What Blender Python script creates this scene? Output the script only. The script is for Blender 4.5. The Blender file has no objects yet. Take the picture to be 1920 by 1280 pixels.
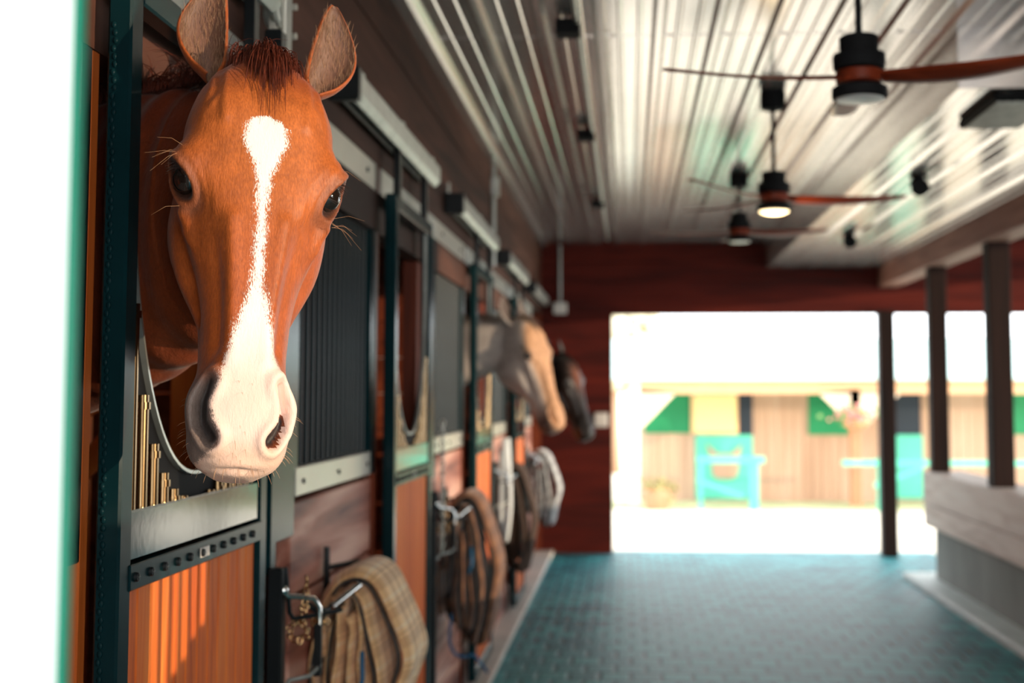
import bpy, math, random
import numpy as np
from mathutils import Vector, Matrix, Euler, noise
random.seed(7)
R = math.radians
PI = math.pi
SC = bpy.context.scene
COL = SC.collection

# ------------------------------------------------------------------ camera
F = 2500.0
CAMZ = 1.54
PITCH = math.atan(188 / 2500.0)
YAW = math.atan(140 / math.hypot(2500, 188))
cd = bpy.data.cameras.new('camera')
cam = bpy.data.objects.new('camera', cd)
COL.objects.link(cam)
cam.location = (0, 0, CAMZ)
cam.rotation_euler = (R(90) + PITCH, 0, YAW)
cd.sensor_width = 36
cd.lens = F / 1920 * 36
cd.shift_x = -80 / 1920
cd.shift_y = -88 / 1920
cd.clip_start = 0.05
cd.clip_end = 500
cd.dof.use_dof = True
cd.dof.focus_distance = 1.93
cd.dof.aperture_fstop = 3.4
SC.camera = cam

# ------------------------------------------------------------------ world, sun, exposure
SC.view_settings.view_transform = 'Standard'
SC.view_settings.look = 'None'
SC.view_settings.gamma = 1
SC.view_settings.exposure = 0.45
wd = bpy.data.worlds.new('sky')
SC.world = wd
wd.use_nodes = True
bg = wd.node_tree.nodes['Background']
bg.inputs['Color'].default_value = (0.92, 0.97, 1.0, 1)
bg.inputs['Strength'].default_value = 3.2
SUN_D = Vector((-0.93, 0.36, -0.088)).normalized()
sd = bpy.data.lights.new('evening_sun', 'SUN')
sd.energy = 2.8
sd.angle = R(0.3)
sd.color = (1.0, 0.80, 0.56)
sun = bpy.data.objects.new('evening_sun', sd)
COL.objects.link(sun)
sun.location = (12, -8, 6)
sun.rotation_euler = SUN_D.to_track_quat('-Z', 'Y').to_euler()
# added area lamp: fill for daylight at the aisle's open near end, out of view
ad = bpy.data.lights.new('near_doorway_fill', 'AREA')
ad.shape = 'RECTANGLE'
ad.size = 3.0
ad.size_y = 2.4
ad.energy = 26
ad.color = (1.0, 0.93, 0.86)
al = bpy.data.objects.new('near_doorway_fill', ad)
COL.objects.link(al)
al.location = (0.8, -1.7, 1.6)
al.rotation_euler = (R(90), 0, 0)

_M3 = Euler((R(90) + PITCH, 0, YAW)).to_matrix()
def ray(px, py):
    return _M3 @ Vector(((px - 1040) / F, (552 - py) / F, -1.0))
def PX(px, py, x=None, y=None, z=None):
    d = ray(px, py)
    o = Vector((0, 0, CAMZ))
    if x is not None: t = x / d.x
    elif y is not None: t = y / d.y
    else: t = (z - CAMZ) / d.z
    return o + d * t

# ------------------------------------------------------------------ materials
def lin(c):
    return tuple(((v / 255) / 12.92 if v / 255 <= 0.04045 else ((v / 255 + 0.055) / 1.055) ** 2.4) for v in c)
class NT:
    def __init__(s, name):
        s.m = bpy.data.materials.new(name)
        s.m.use_nodes = True
        s.t = s.m.node_tree
        s.p = s.t.nodes['Principled BSDF']
    def n(s, typ, **kw):
        nd = s.t.nodes.new(typ)
        for k, v in kw.items():
            setattr(nd, k, v)
        return nd
    def l(s, a, b):
        s.t.links.new(a, b)
    def coords(s, scale=(1, 1, 1), kind='Object'):
        tc = s.n('ShaderNodeTexCoord')
        mp = s.n('ShaderNodeMapping')
        mp.inputs['Scale'].default_value = scale
        s.l(tc.outputs[kind], mp.inputs['Vector'])
        return mp.outputs[0]
    def noise(s, vec, scale, detail=4, rough=0.55, dist=0.0):
        nz = s.n('ShaderNodeTexNoise')
        nz.inputs['Scale'].default_value = scale
        nz.inputs['Detail'].default_value = detail
        nz.inputs['Roughness'].default_value = rough
        nz.inputs['Distortion'].default_value = dist
        s.l(vec, nz.inputs['Vector'])
        return nz.outputs['Fac']
    def ramp(s, fac, stops):
        r = s.n('ShaderNodeValToRGB')
        e = r.color_ramp.elements
        e[0].position, e[0].color = stops[0][0], (*stops[0][1], 1)
        e[1].position, e[1].color = stops[-1][0], (*stops[-1][1], 1)
        for p, c in stops[1:-1]:
            x = e.new(p)
            x.color = (*c, 1)
        s.l(fac, r.inputs['Fac'])
        return r.outputs['Color']
    def bump(s, h, strength=0.3, dist=0.01):
        b = s.n('ShaderNodeBump')
        b.inputs['Strength'].default_value = strength
        b.inputs['Distance'].default_value = dist
        s.l(h, b.inputs['Height'])
        s.l(b.outputs[0], s.p.inputs['Normal'])
    def mix(s, fac, a, b, mode='MIX'):
        m = s.n('ShaderNodeMix', data_type='RGBA', blend_type=mode)
        if isinstance(fac, (int, float)): m.inputs[0].default_value = fac
        else: s.l(fac, m.inputs[0])
        for i, v in ((6, a), (7, b)):
            if isinstance(v, tuple): m.inputs[i].default_value = (*v[:3], 1)
            else: s.l(v, m.inputs[i])
        return m.outputs[2]
    def math(s, op, a, b=None):
        m = s.n('ShaderNodeMath', operation=op)
        for i, v in ((0, a), (1, b)):
            if v is None: continue
            if isinstance(v, (int, float)): m.inputs[i].default_value = v
            else: s.l(v, m.inputs[i])
        return m.outputs[0]

def paint(name, col, rough=0.5, metal=0.0, var=0.15, scale=8.0, bump=0.0, spec=0.5, stretch=(1, 1, 1)):
    k = NT(name)
    v = k.coords(stretch)
    f = k.noise(v, scale, 5)
    c1 = tuple(max(0, c * (1 - var)) for c in col)
    c2 = tuple(min(1, c * (1 + var)) for c in col)
    k.l(k.ramp(f, [(0.3, c1), (0.7, c2)]), k.p.inputs['Base Color'])
    k.p.inputs['Roughness'].default_value = rough
    k.p.inputs['Metallic'].default_value = metal
    k.p.inputs['Specular IOR Level'].default_value = spec
    if bump:
        k.bump(k.noise(v, scale * 6, 3), bump, 0.003)
    return k.m

def wood(name, dark, mid, light, axis='Y', rough=0.55, grain=26.0, bump=0.25, wear=None, spec=.18, ring=0.0):
    """axis: direction the grain runs along"""
    k = NT(name)
    st = {'X': (0.08, 1, 1), 'Y': (1, 0.08, 1), 'Z': (1, 1, 0.08)}[axis]
    v = k.coords(st)
    big = k.noise(v, grain * 0.25, 3, 0.6, 1.2)
    rings = k.n('ShaderNodeTexNoise')
    rings.inputs['Scale'].default_value = grain
    rings.inputs['Detail'].default_value = 6
    rings.inputs['Distortion'].default_value = 1.4
    k.l(v, rings.inputs['Vector'])
    f = k.math('ADD', k.math('MULTIPLY', big, 0.55), k.math('MULTIPLY', rings.outputs['Fac'], 0.45))
    if ring:
        f = k.math('ADD', f, k.math('MULTIPLY', k.math('SINE', k.math('MULTIPLY', k.noise(v, grain * .22, 1, .4, .6), 75.0)), ring))
    col = k.ramp(f, [(0.34, dark), (0.5, mid), (0.68, light)])
    if wear:
        f2 = k.noise(k.coords((1, 1, 1)), 2.3, 5, 0.6)
        col = k.mix(k.ramp(f2, [(0.45, (0, 0, 0)), (0.66, (1, 1, 1))]), col, wear)
    k.l(col, k.p.inputs['Base Color'])
    k.p.inputs['Roughness'].default_value = rough
    k.p.inputs['Specular IOR Level'].default_value = spec
    k.bump(rings.outputs['Fac'], bump, 0.004)
    return k.m

M = {}
M['green'] = paint('dark_green_powder_coat', lin((12, 40, 44)), 0.24, 0.0, 0.2, 5, 0.06, 0.08)
M['gloss'] = paint('glossy_green_rail', lin((14, 44, 48)), 0.1, 0.0, 0.2, 5, 0.03, 0.9)
M['black'] = paint('black_steel', (0.010, 0.012, 0.013), 0.35, 0.0, 0.2, 6, 0.05, .2)
M['blackmatte'] = paint('matte_black', (0.010, 0.010, 0.011), 0.7, 0.0, 0.2, 6, 0, .08)
M['bar'] = paint('dark_steel_bar', lin((14, 28, 31)), 0.28, 0.0, 0.25, 9, 0, .18)
M['brass'] = paint('polished_bar', lin((120, 98, 70)), 0.2, 1.0, 0.15, 9)
M['galv'] = paint('galvanised_steel', lin((176, 178, 172)), 0.38, 0.75, 0.18, 14, 0.1)
M['chrome'] = paint('bright_steel', lin((225, 225, 222)), 0.12, 1.0, 0.05, 6)
M['cream'] = paint('cream_steel_band', lin((196, 192, 180)), 0.3, 0.35, 0.08, 4)
M['boards'] = wood('stained_boards', lin((178, 72, 22)), lin((222, 106, 38)), lin((238, 134, 58)), 'Z', 0.6, 30)
M['orangewood'] = wood('bright_stained_post', lin((196, 92, 34)), lin((214, 110, 46)), lin((226, 126, 60)), 'Z', 0.6, 30)
M['redwood'] = wood('red_brown_post', lin((84, 36, 22)), lin((110, 48, 28)), lin((134, 62, 38)), 'Z', 0.55, 20)
M['plank'] = wood('worn_brown_plank', lin((92, 44, 34)), lin((172, 110, 92)), lin((220, 170, 150)), 'Y', 0.5, 12, 0.4, ring=.075)
M['upper'] = wood('dark_upper_wall', lin((46, 27, 21)), lin((80, 49, 38)), lin((112, 74, 60)), 'Y', 0.75, 7, 0.3)
M['endwall'] = wood('dark_red_boards', lin((46, 10, 6)), lin((82, 21, 12)), lin((108, 33, 19)), 'X', 0.7, 9, 0.25)
M['beam'] = wood('beam_wood', lin((104, 66, 54)), lin((146, 100, 84)), lin((176, 130, 112)), 'Y', 0.6, 9, 0.3)
M['post'] = wood('dark_post', lin((22, 11, 8)), lin((34, 18, 13)), lin((46, 25, 18)), 'Z', 0.75, 12)
M['bench'] = wood('pale_worn_board', lin((196, 170, 156)), lin((232, 216, 206)), lin((246, 238, 230)), 'Y', 0.55, 9, 0.4)
M['inside'] = wood('stall_inside_boards', lin((88, 38, 22)), lin((128, 58, 34)), lin((150, 76, 46)), 'Y', 0.7, 9, 0.3)
M['concrete'] = paint('concrete', lin((138, 142, 138)), 0.8, 0, 0.22, 2.2, 0.3, 0.3, (1, 1, 0.5))
M['sill'] = paint('pale_concrete_sill', lin((205, 196, 186)), 0.7, 0, 0.12, 4, 0.2)
M['kerb'] = paint('pale_grey_kerb', lin((206, 216, 214)), 0.6, 0, 0.1, 4, 0.2)
M['white'] = paint('white_paint', (0.92, 0.94, 0.93), 0.5, 0, 0.02, 4)
M['tealfringe'] = paint('teal_fringe', lin((20, 150, 120)), 0.5, 0, 0.1, 4)
M['plastic'] = paint('off_white_plastic', lin((215, 205, 195)), 0.5, 0, 0.05, 4)
M['fanwood'] = wood('fan_blade_wood', lin((78, 28, 14)), lin((120, 46, 24)), lin((150, 62, 34)), 'X', 0.4, 20, 0.1)
M['bayfloor'] = paint('shavings', lin((170, 130, 90)), 0.9, 0, 0.25, 20, 0.6)

def m_ceiling():
    k = NT('white_ribbed_metal')
    f = k.noise(k.coords((1, .3, 1)), 2.0, 4)
    k.l(k.ramp(f, [(.3, lin((190, 184, 182))), (.7, lin((216, 210, 206)))]), k.p.inputs['Base Color'])
    k.p.inputs['Metallic'].default_value = 0.72
    k.p.inputs['Roughness'].default_value = 0.19
    k.bump(k.noise(k.coords((1, .15, 1)), 5, 3), .10, .01)
    return k.m
M['ceil'] = m_ceiling()

def m_floor():
    k = NT('teal_rubber_pavers')
    v = k.coords((1, 1, 1))
    b = k.n('ShaderNodeTexBrick')
    b.inputs['Scale'].default_value = 1.0
    b.inputs['Brick Width'].default_value = 0.17
    b.inputs['Row Height'].default_value = 0.21
    b.inputs['Mortar Size'].default_value = 0.016
    b.inputs['Mortar Smooth'].default_value = 0.5
    b.inputs['Bias'].default_value = 0.0
    b.inputs['Color1'].default_value = (*lin((62, 154, 162)), 1)
    b.inputs['Color2'].default_value = (*lin((20, 88, 102)), 1)
    b.inputs['Mortar'].default_value = (*lin((4, 26, 34)), 1)
    k.l(v, b.inputs['Vector'])
    f = k.noise(v, 0.9, 5)
    c = k.mix(k.ramp(f, [(.35, (0, 0, 0)), (.7, (.55, .55, .55))]), b.outputs['Color'], lin((76, 164, 170)))
    k.l(c, k.p.inputs['Base Color'])
    k.p.inputs['Roughness'].default_value = 0.5
    k.p.inputs['Specular IOR Level'].default_value = 0.22
    h = k.math('SUBTRACT', k.math('MULTIPLY', k.noise(v, 60, 2), 0.3), b.outputs['Fac'])
    k.bump(h, 0.6, 0.006)
    return k.m
M['floor'] = m_floor()

def m_emit(name, col, s):
    k = NT(name)
    k.p.inputs['Base Color'].default_value = (*col, 1)
    k.p.inputs['Emission Color'].default_value = (*col, 1)
    k.p.inputs['Emission Strength'].default_value = s
    return k.m
M['lamp'] = m_emit('lit_lamp_glass', (1.0, 0.78, 0.45), 2.6)
M['lampoff'] = paint('frosted_glass_off', (0.55, 0.52, 0.5), 0.3, 0, 0.03, 3)

def m_plaid(name, base, darkc, lightc, sc=14.0):
    k = NT(name)
    tc = k.n('ShaderNodeTexCoord')
    sep = k.n('ShaderNodeSeparateXYZ')
    k.l(tc.outputs['UV'], sep.inputs[0])
    def stripes(o, freq, duty):
        t = k.math('FRACT', k.math('MULTIPLY', o, freq))
        return k.math('LESS_THAN', t, duty)
    col = base
    for o in (sep.outputs[0], sep.outputs[1]):
        col = k.mix(k.math('MULTIPLY', stripes(o, sc, 0.34), 0.45), col, darkc)
        col = k.mix(k.math('MULTIPLY', stripes(k.math('ADD', o, 0.03), sc, 0.09), 0.6), col, lightc)
        col = k.mix(k.math('MULTIPLY', stripes(k.math('ADD', o, 0.012), sc, 0.05), 0.7), col, darkc)
    k.l(col, k.p.inputs['Base Color'])
    k.p.inputs['Roughness'].default_value = 0.9
    k.p.inputs['Sheen Weight'].default_value = 0.2
    k.bump(k.noise(tc.outputs['Object'], 400, 2), 0.3, 0.002)
    return k.m
M['plaid'] = m_plaid('tan_plaid_cloth', lin((248, 204, 148)), lin((176, 124, 80)), lin((255, 236, 200)), 12)
M['plaid2'] = m_plaid('brown_plaid_cloth', lin((124, 78, 46)), lin((70, 44, 28)), lin((160, 114, 76)), 12)
M['browncloth'] = paint('dark_brown_cloth', lin((70, 50, 38)), 0.9, 0, 0.25, 8, 0.4)
M['whitecheck'] = m_plaid('white_check_cloth', lin((226, 224, 222)), lin((120, 120, 124)), lin((245, 245, 245)), 12)
M['binding'] = paint('black_binding', (0.015, 0.018, 0.02), 0.7, 0, 0.1, 4)
M['blue'] = paint('blue_strap', lin((20, 90, 130)), 0.6, 0, 0.1, 4)
M['goldchain'] = paint('brass_chain', lin((214, 170, 120)), 0.2, 1.0, 0.1, 6)

# ------------------------------------------------------------------ mesh helpers
class MB:
    def __init__(s):
        s.v, s.f, s.uv = [], [], None
    def add(s, vs, fs):
        n = len(s.v)
        s.v += [tuple(v) for v in vs]
        s.f += [tuple(i + n for i in f) for f in fs]
        return s
    def box(s, x0, x1, y0, y1, z0, z1, rot=None, b=0.0):
        x0, x1 = min(x0, x1), max(x0, x1)
        y0, y1 = min(y0, y1), max(y0, y1)
        z0, z1 = min(z0, z1), max(z0, z1)
        if b <= 0:
            vs = [(x, y, z) for x in (x0, x1) for y in (y0, y1) for z in (z0, z1)]
            fs = [(0, 1, 3, 2), (4, 6, 7, 5), (0, 4, 5, 1), (2, 3, 7, 6), (0, 2, 6, 4), (1, 5, 7, 3)]
        else:
            b = min(b, (x1 - x0) * .49, (y1 - y0) * .49, (z1 - z0) * .49)
            vs, idx = [], {}
            for ix, x in enumerate((x0, x1)):
                for iy, y in enumerate((y0, y1)):
                    for iz, z in enumerate((z0, z1)):
                        sx, sy, sz = (b if ix == 0 else -b), (b if iy == 0 else -b), (b if iz == 0 else -b)
                        idx[(ix, iy, iz, 'x')] = len(vs); vs.append((x, y + sy, z + sz))
                        idx[(ix, iy, iz, 'y')] = len(vs); vs.append((x + sx, y, z + sz))
                        idx[(ix, iy, iz, 'z')] = len(vs); vs.append((x + sx, y + sy, z))
            fs = []
            g = lambda a, bb, c, d: idx[(a, bb, c, d)]
            for i in (0, 1):
                q = [g(i, 0, 0, 'x'), g(i, 1, 0, 'x'), g(i, 1, 1, 'x'), g(i, 0, 1, 'x')]
                fs.append(tuple(q if i else q[::-1]))
                q = [g(0, i, 0, 'y'), g(0, i, 1, 'y'), g(1, i, 1, 'y'), g(1, i, 0, 'y')]
                fs.append(tuple(q if i else q[::-1]))
                q = [g(0, 0, i, 'z'), g(1, 0, i, 'z'), g(1, 1, i, 'z'), g(0, 1, i, 'z')]
                fs.append(tuple(q if i else q[::-1]))
            for i in (0, 1):
                for j in (0, 1):
                    fs.append((g(i, j, 0, 'x'), g(i, j, 1, 'x'), g(i, j, 1, 'y'), g(i, j, 0, 'y')))
                    fs.append((g(i, 0, j, 'x'), g(i, 1, j, 'x'), g(i, 1, j, 'z'), g(i, 0, j, 'z')))
                    fs.append((g(0, i, j, 'y'), g(1, i, j, 'y'), g(1, i, j, 'z'), g(0, i, j, 'z')))
                    for k_ in (0, 1):
                        fs.append((g(i, j, k_, 'x'), g(i, j, k_, 'y'), g(i, j, k_, 'z')))
        if rot:
            vs = [rot @ Vector(v) for v in vs]
        return s.add(vs, fs)
    def tube(s, pts, r, n=10, cap=True, closed=False):
        pts = [Vector(p) for p in pts]
        rs = r if isinstance(r, (list, tuple)) else [r] * len(pts)
        vs, fs = [], []
        N = len(pts)
        ref = None
        for i, p in enumerate(pts):
            if closed: t = pts[(i + 1) % N] - pts[(i - 1) % N]
            else: t = pts[min(i + 1, N - 1)] - pts[max(i - 1, 0)]
            t.normalize()
            if ref is None:
                ref = Vector((0, 0, 1)) if abs(t.z) < 0.9 else Vector((1, 0, 0))
            u = (ref - t * ref.dot(t)).normalized()
            ref = u
            w = t.cross(u)
            for k in range(n):
                a = 2 * PI * k / n
                vs.append(p + (u * math.cos(a) + w * math.sin(a)) * rs[i])
        for i in range(N if closed else N - 1):
            j = (i + 1) % N
            for k in range(n):
                l = (k + 1) % n
                fs.append((i * n + k, i * n + l, j * n + l, j * n + k))
        if cap and not closed:
            fs.append(tuple(range(n))[::-1])
            fs.append(tuple((N - 1) * n + k for k in range(n)))
        return s.add(vs, fs)
    def cyl(s, c, r, h, n=24, r2=None, axis='Z'):
        r2 = r if r2 is None else r2
        c = Vector(c)
        d = {'X': Vector((1, 0, 0)), 'Y': Vector((0, 1, 0)), 'Z': Vector((0, 0, 1))}[axis]
        return s.tube([c, c + d * h], [r, r2], n)
    def lathe(s, c, prof, n=28):
        vs, fs = [], []
        for r, z in prof:
            for k in range(n):
                a = 2 * PI * k / n
                vs.append((c[0] + r * math.cos(a), c[1] + r * math.sin(a), c[2] + z))
        for i in range(len(prof) - 1):
            for k in range(n):
                l = (k + 1) % n
                fs.append((i * n + k, i * n + l, (i + 1) * n + l, (i + 1) * n + k))
        fs.append(tuple(range(n))[::-1])
        fs.append(tuple((len(prof) - 1) * n + k for k in range(n)))
        return s.add(vs, fs)
    def ball(s, c, r, n=16, m=10, sc=(1, 1, 1)):
        prof = [(max(1e-4, math.sin(PI * i / m)), -math.cos(PI * i / m)) for i in range(m + 1)]
        t = MB().lathe((0, 0, 0), prof, n)
        return s.add([(c[0] + v[0] * r * sc[0], c[1] + v[1] * r * sc[1], c[2] + v[2] * r * sc[2]) for v in t.v], t.f)
    def prism(s, poly, axis, a, b):
        """poly: 2D points; axis: the extrusion axis. 'Y': poly=(x,z); 'X': poly=(y,z); 'Z': poly=(x,y)"""
        mk = {'Y': lambda p, t: (p[0], t, p[1]), 'X': lambda p, t: (t, p[0], p[1]), 'Z': lambda p, t: (p[0], p[1], t)}[axis]
        n = len(poly)
        vs = [mk(p, a) for p in poly] + [mk(p, b) for p in poly]
        fs = [tuple(range(n)), tuple(range(n, 2 * n))[::-1]] + [(i, i + n, (i + 1) % n + n, (i + 1) % n) for i in range(n)]
        return s.add(vs, fs)
    def build(s, name, mat, parent=None, smooth=False, fix=True):
        me = bpy.data.meshes.new(name)
        vs = s.v
        if parent is not None:
            inv = parent_world(parent).inverted()
            vs = [inv @ Vector(v) for v in vs]
        me.from_pydata([tuple(v) for v in vs], [], s.f)
        if fix:
            import bmesh
            bm = bmesh.new(); bm.from_mesh(me)
            bmesh.ops.recalc_face_normals(bm, faces=bm.faces[:])
            bm.to_mesh(me); bm.free()
        me.materials.append(mat)
        if smooth:
            me.shade_smooth()
            if smooth == 'auto':
                try: me.set_sharp_from_angle(angle=R(38))
                except Exception: pass
        o = bpy.data.objects.new(name, me)
        COL.objects.link(o)
        if parent is not None: o.parent = parent
        return o
def parent_world(o):
    m = Matrix.LocRotScale(o.location, o.rotation_euler, o.scale)
    while o.parent:
        o = o.parent
        m = Matrix.LocRotScale(o.location, o.rotation_euler, o.scale) @ m
    return m
def tag(o, label=None, cat=None, group=None, kind=None):
    if label: o['label'] = label
    if cat: o['category'] = cat
    if group: o['group'] = group
    if kind: o['kind'] = kind
    return o
def thing(name, label, cat, loc=(0, 0, 0), rot=(0, 0, 0), group=None):
    o = bpy.data.objects.new(name, None)
    o.empty_display_size = 0.1
    COL.objects.link(o)
    o.location = loc; o.rotation_euler = rot
    return tag(o, label, cat, group)
def struct(name, mb, mat, label=None):
    o = mb.build(name, mat)
    o['kind'] = 'structure'
    if label: o['label'] = label
    return o
KIDS = {}
def kids(o):
    return [c for c in COL.objects if c.parent == o]
def dup(o, dloc=(0, 0, 0), label=None, parent=None):
    c = o.copy(); COL.objects.link(c)
    if parent is not None: c.parent = parent
    else: c.location = Vector(o.location) + Vector(dloc)
    if label: c['label'] = label
    for ch in kids(o):
        dup(ch, parent=c)
    return c

# ------------------------------------------------------------------ dimensions
P = 2.455                # stall pitch
WX = -0.87              # stall front plane
DX = -0.80              # sliding door front plane
CZ = 3.04               # ceiling
YE = 13.15              # end wall
NEAR = -1.75            # near end of barn
D0, D1 = 2.075, 2.93   # first door
LAB = ['nearest the camera', 'next beyond the chestnut horse', 'third along the aisle', 'fourth along the aisle', 'last before the end wall']

# ------------------------------------------------------------------ setting
struct('floor', MB().box(-0.745, 2.95, NEAR - .5, YE + .25, -0.1, 0.0), M['floor'])
m = MB().box(-4.2, -0.745, NEAR, YE, -0.1, 0.03, b=.006)
struct('trim_1', m, M['sill'], 'pale concrete sill along the stall fronts')
m = MB().box(2.30, 2.50, NEAR, 11.55, -0.1, 0.05, b=.01); m.box(2.50, 2.95, NEAR, 11.55, -.1, .05)
struct('trim_2', m, M['kerb'], 'pale concrete kerb along the low wall')

# ribbed ceiling: one folded sheet, major ribs every 0.238 m, two minor ribs between
def ribbed(x0, x1, z, y0, y1, off):
    prof = [(x0, z)]
    k0 = math.floor((x0 - off) / .238) - 1
    xs = []
    for k in range(int(k0), int(k0) + int((x1 - x0) / .238) + 4):
        c = off + k * .238
        xs += [(c - .030, 0), (c - .012, -.019), (c + .012, -.019), (c + .030, 0)]
        for q in (.079, .159):
            xs += [(c + q - .012, 0), (c + q - .005, -.004), (c + q + .005, -.004), (c + q + .012, 0)]
    prof += [(x, z + d) for x, d in xs if x0 + .001 < x < x1 - .001]
    prof.append((x1, z))
    n = len(prof)
    vs = [(x, y, zz) for y in (y0, y1) for x, zz in prof] + [(x0, y, z + .05) for y in (y0, y1)] + [(x1, y, z + .05) for y in (y0, y1)]
    fs = [(i, i + 1, n + i + 1, n + i) for i in range(n - 1)]
    fs.append((2 * n, 2 * n + 1, 2 * n + 3, 2 * n + 2))
    return MB().add(vs, fs)
o = struct('ceiling', ribbed(-0.87, 1.35, CZ, NEAR, YE, 0.127), M['ceil'])
o2 = ribbed(1.35, 2.43, 2.79, 5.45, YE, 0.127)
o2.box(1.345, 1.36, 5.45, YE, 2.785, CZ + .04)
o2.box(1.345, 2.43, 5.44, 5.455, 2.785, CZ + .04)
struct('soffit', o2, M['ceil'], 'lowered ribbed white metal soffit along the right side')
struct('ceiling', ribbed(1.35, 2.62, CZ, NEAR, 5.45, 0.127), M['ceil'])
m = MB()
for k in range(1):
    m.box(-.86, 1.34, 5.5 + k * 2.5 - .004, 5.5 + k * 2.5 + .004, CZ - .003, CZ + .01)
    for i in range(9):
        m.cyl((.127 - .238 * 4 + .238 * i + .05, 5.5 + k * 2.5, CZ - .006), .008, .006, 8)
struct('trim_3', m, M['ceil'], 'row of screws and laps across the ribbed ceiling')
m = MB().box(-.87, -.82, NEAR, YE, CZ - .045, CZ - .002)
struct('trim_4', m, M['ceil'], 'white metal edge trim where ceiling meets the stall wall')
# roof above everything (keeps the sky out)
struct('roof', MB().box(-4.4, 2.75, NEAR, YE + .2, CZ + .055, CZ + .12), M['blackmatte'])

# covered bay on the right, beyond the low wall
struct('roof_right_bay', MB().box(2.75, 7.5, NEAR, YE + .2, CZ + .02, CZ + .12), M['upper'])
m = MB().box(7.35, 7.5, NEAR, YE + .14, CZ - .03, CZ + .02)
struct('trim_8', m, M['upper'], 'dark eaves board along the outer edge of the covered bay')
struct('floor_bay', MB().box(2.95, 7.5, NEAR, YE + .25, -.14, -.03), M['floor'])
# upper left wall over the stalls
m = MB()
for i in range(3):
    m.box(WX - .06, WX - .0 - .004 * (i % 2), NEAR, YE, 2.335 + i * .235, 2.335 + (i + 1) * .235 - .004)
struct('wall_left', m, M['upper'])
m = MB().box(WX - .065, WX + .004, NEAR, YE, 2.10, 2.238)
struct('trim_5', m, M['upper'], 'dark wooden header board over the stall fronts')
# end wall
m = MB()
x_open = PX(1148, 800, y=YE).x
x_post = PX(1646, 800, y=YE).x
ztop = PX(1400, 588, y=YE).z
nb = 12
bh = CZ / 16
z = 0
while z < CZ - .01:
    z2 = min(CZ, z + bh)
    if z2 <= ztop + .001 or z < ztop:
        m.box(WX, x_open, YE, YE + .14, z, min(z2, ztop) - .004)
        if z2 > ztop:
            m.box(WX, 7.5, YE, YE + .14, ztop, z2 - .004)
    else:
        m.box(WX, 7.5, YE, YE + .14, z, z2 - .004)
    z = z2
m.box(WX, 7.5, YE + .03, YE + .11, ztop + .01, CZ + .05)
m.box(WX, x_open - .01, YE + .03, YE + .11, 0, CZ)
struct('wall_back', m, M['endwall'])
m = MB().box(x_post, x_post + .145, YE - .17, YE - .005, 0, ztop + .02, b=.006)
tag(m.build('timber_post', M['post']), 'dark brown timber post at right side of the wide end doorway', 'post')
# beam along the right
m = MB().box(2.43, 2.62, NEAR, YE - .02, 2.585, 2.79, b=.008)
o = m.build('ceiling_beam', M['beam']); tag(o, 'long brown wooden beam under the right edge of the ceiling', 'beam')
struct('trim_6', MB().box(2.44, 2.62, NEAR, YE, 2.795, CZ), M['beam'], 'board above the right beam')
# half wall + concrete
HW0 = 4.6
m = MB()
m.box(2.42, 2.74, NEAR, 11.27, .655, .915, b=.008).box(2.425, 2.74, NEAR, 11.265, .47, .65, b=.008)
o = thing('low_wall', 'low side wall with pale worn boards over a concrete base', 'wall', (2.5, 11.2, .05))
m.build('board_cladding', M['bench'], o)
MB().box(2.50, 2.72, NEAR, 11.2, .05, .47).build('concrete_base', M['concrete'], o)
# posts on half wall
def rpost(px_l, w, label):
    y = 2.44 * 2500 / (px_l - 1180)
    m = MB().box(2.45, 2.45 + w, y, y + w, .915, 2.585, b=.006)
    tag(m.build('timber_post', M['post']), label, 'post')
rpost(1734, .14, 'dark timber post standing on the low wall, farther one')
rpost(1842, .15, 'dark timber post standing on the low wall, nearer one by the right edge')
# added blocker out of view: holes shape the low sun on horse and door
m = MB()
def wallx(m, x0, x1, y0, y1, z0, z1, holes):
    ys = sorted({y0, y1, *[h[0] for h in holes], *[h[1] for h in holes]})
    for a, b in zip(ys, ys[1:]):
        hs = sorted([(h[2], h[3]) for h in holes if h[0] <= a + 1e-6 and h[1] >= b - 1e-6])
        z = z0
        for q0, q1 in hs:
            if q0 > z: m.box(x0, x1, a, b, z, q0)
            z = max(z, q1)
        if z < z1: m.box(x0, x1, a, b, z, z1)
def back(p):   # where the sun ray reaching p crosses the sun blocker
    t = (2.48 - p[0]) / -SUN_D.x
    return Vector(p) - SUN_D * t
a, b = back((-.57, 1.42, 1.36)), back((-.57, 2.32, 2.3))
holes = [(a.y, b.y, a.z, min(2.58, b.z))]
for i in range(6):
    y = 2.255 + i * .0515
    zb = (.98, 1.02, 1.045, 1.06, 1.09, 1.105)[i]
    a = back((DX - .01, y, zb)); b = back((DX - .01, y + .036, 1.245))
    holes.append((a.y, b.y, a.z, b.z))
wallx(m, 2.475, 2.485, NEAR, 4.75, .915, 2.585, holes)
struct('sun_blocker', m, M['upper'])

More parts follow.
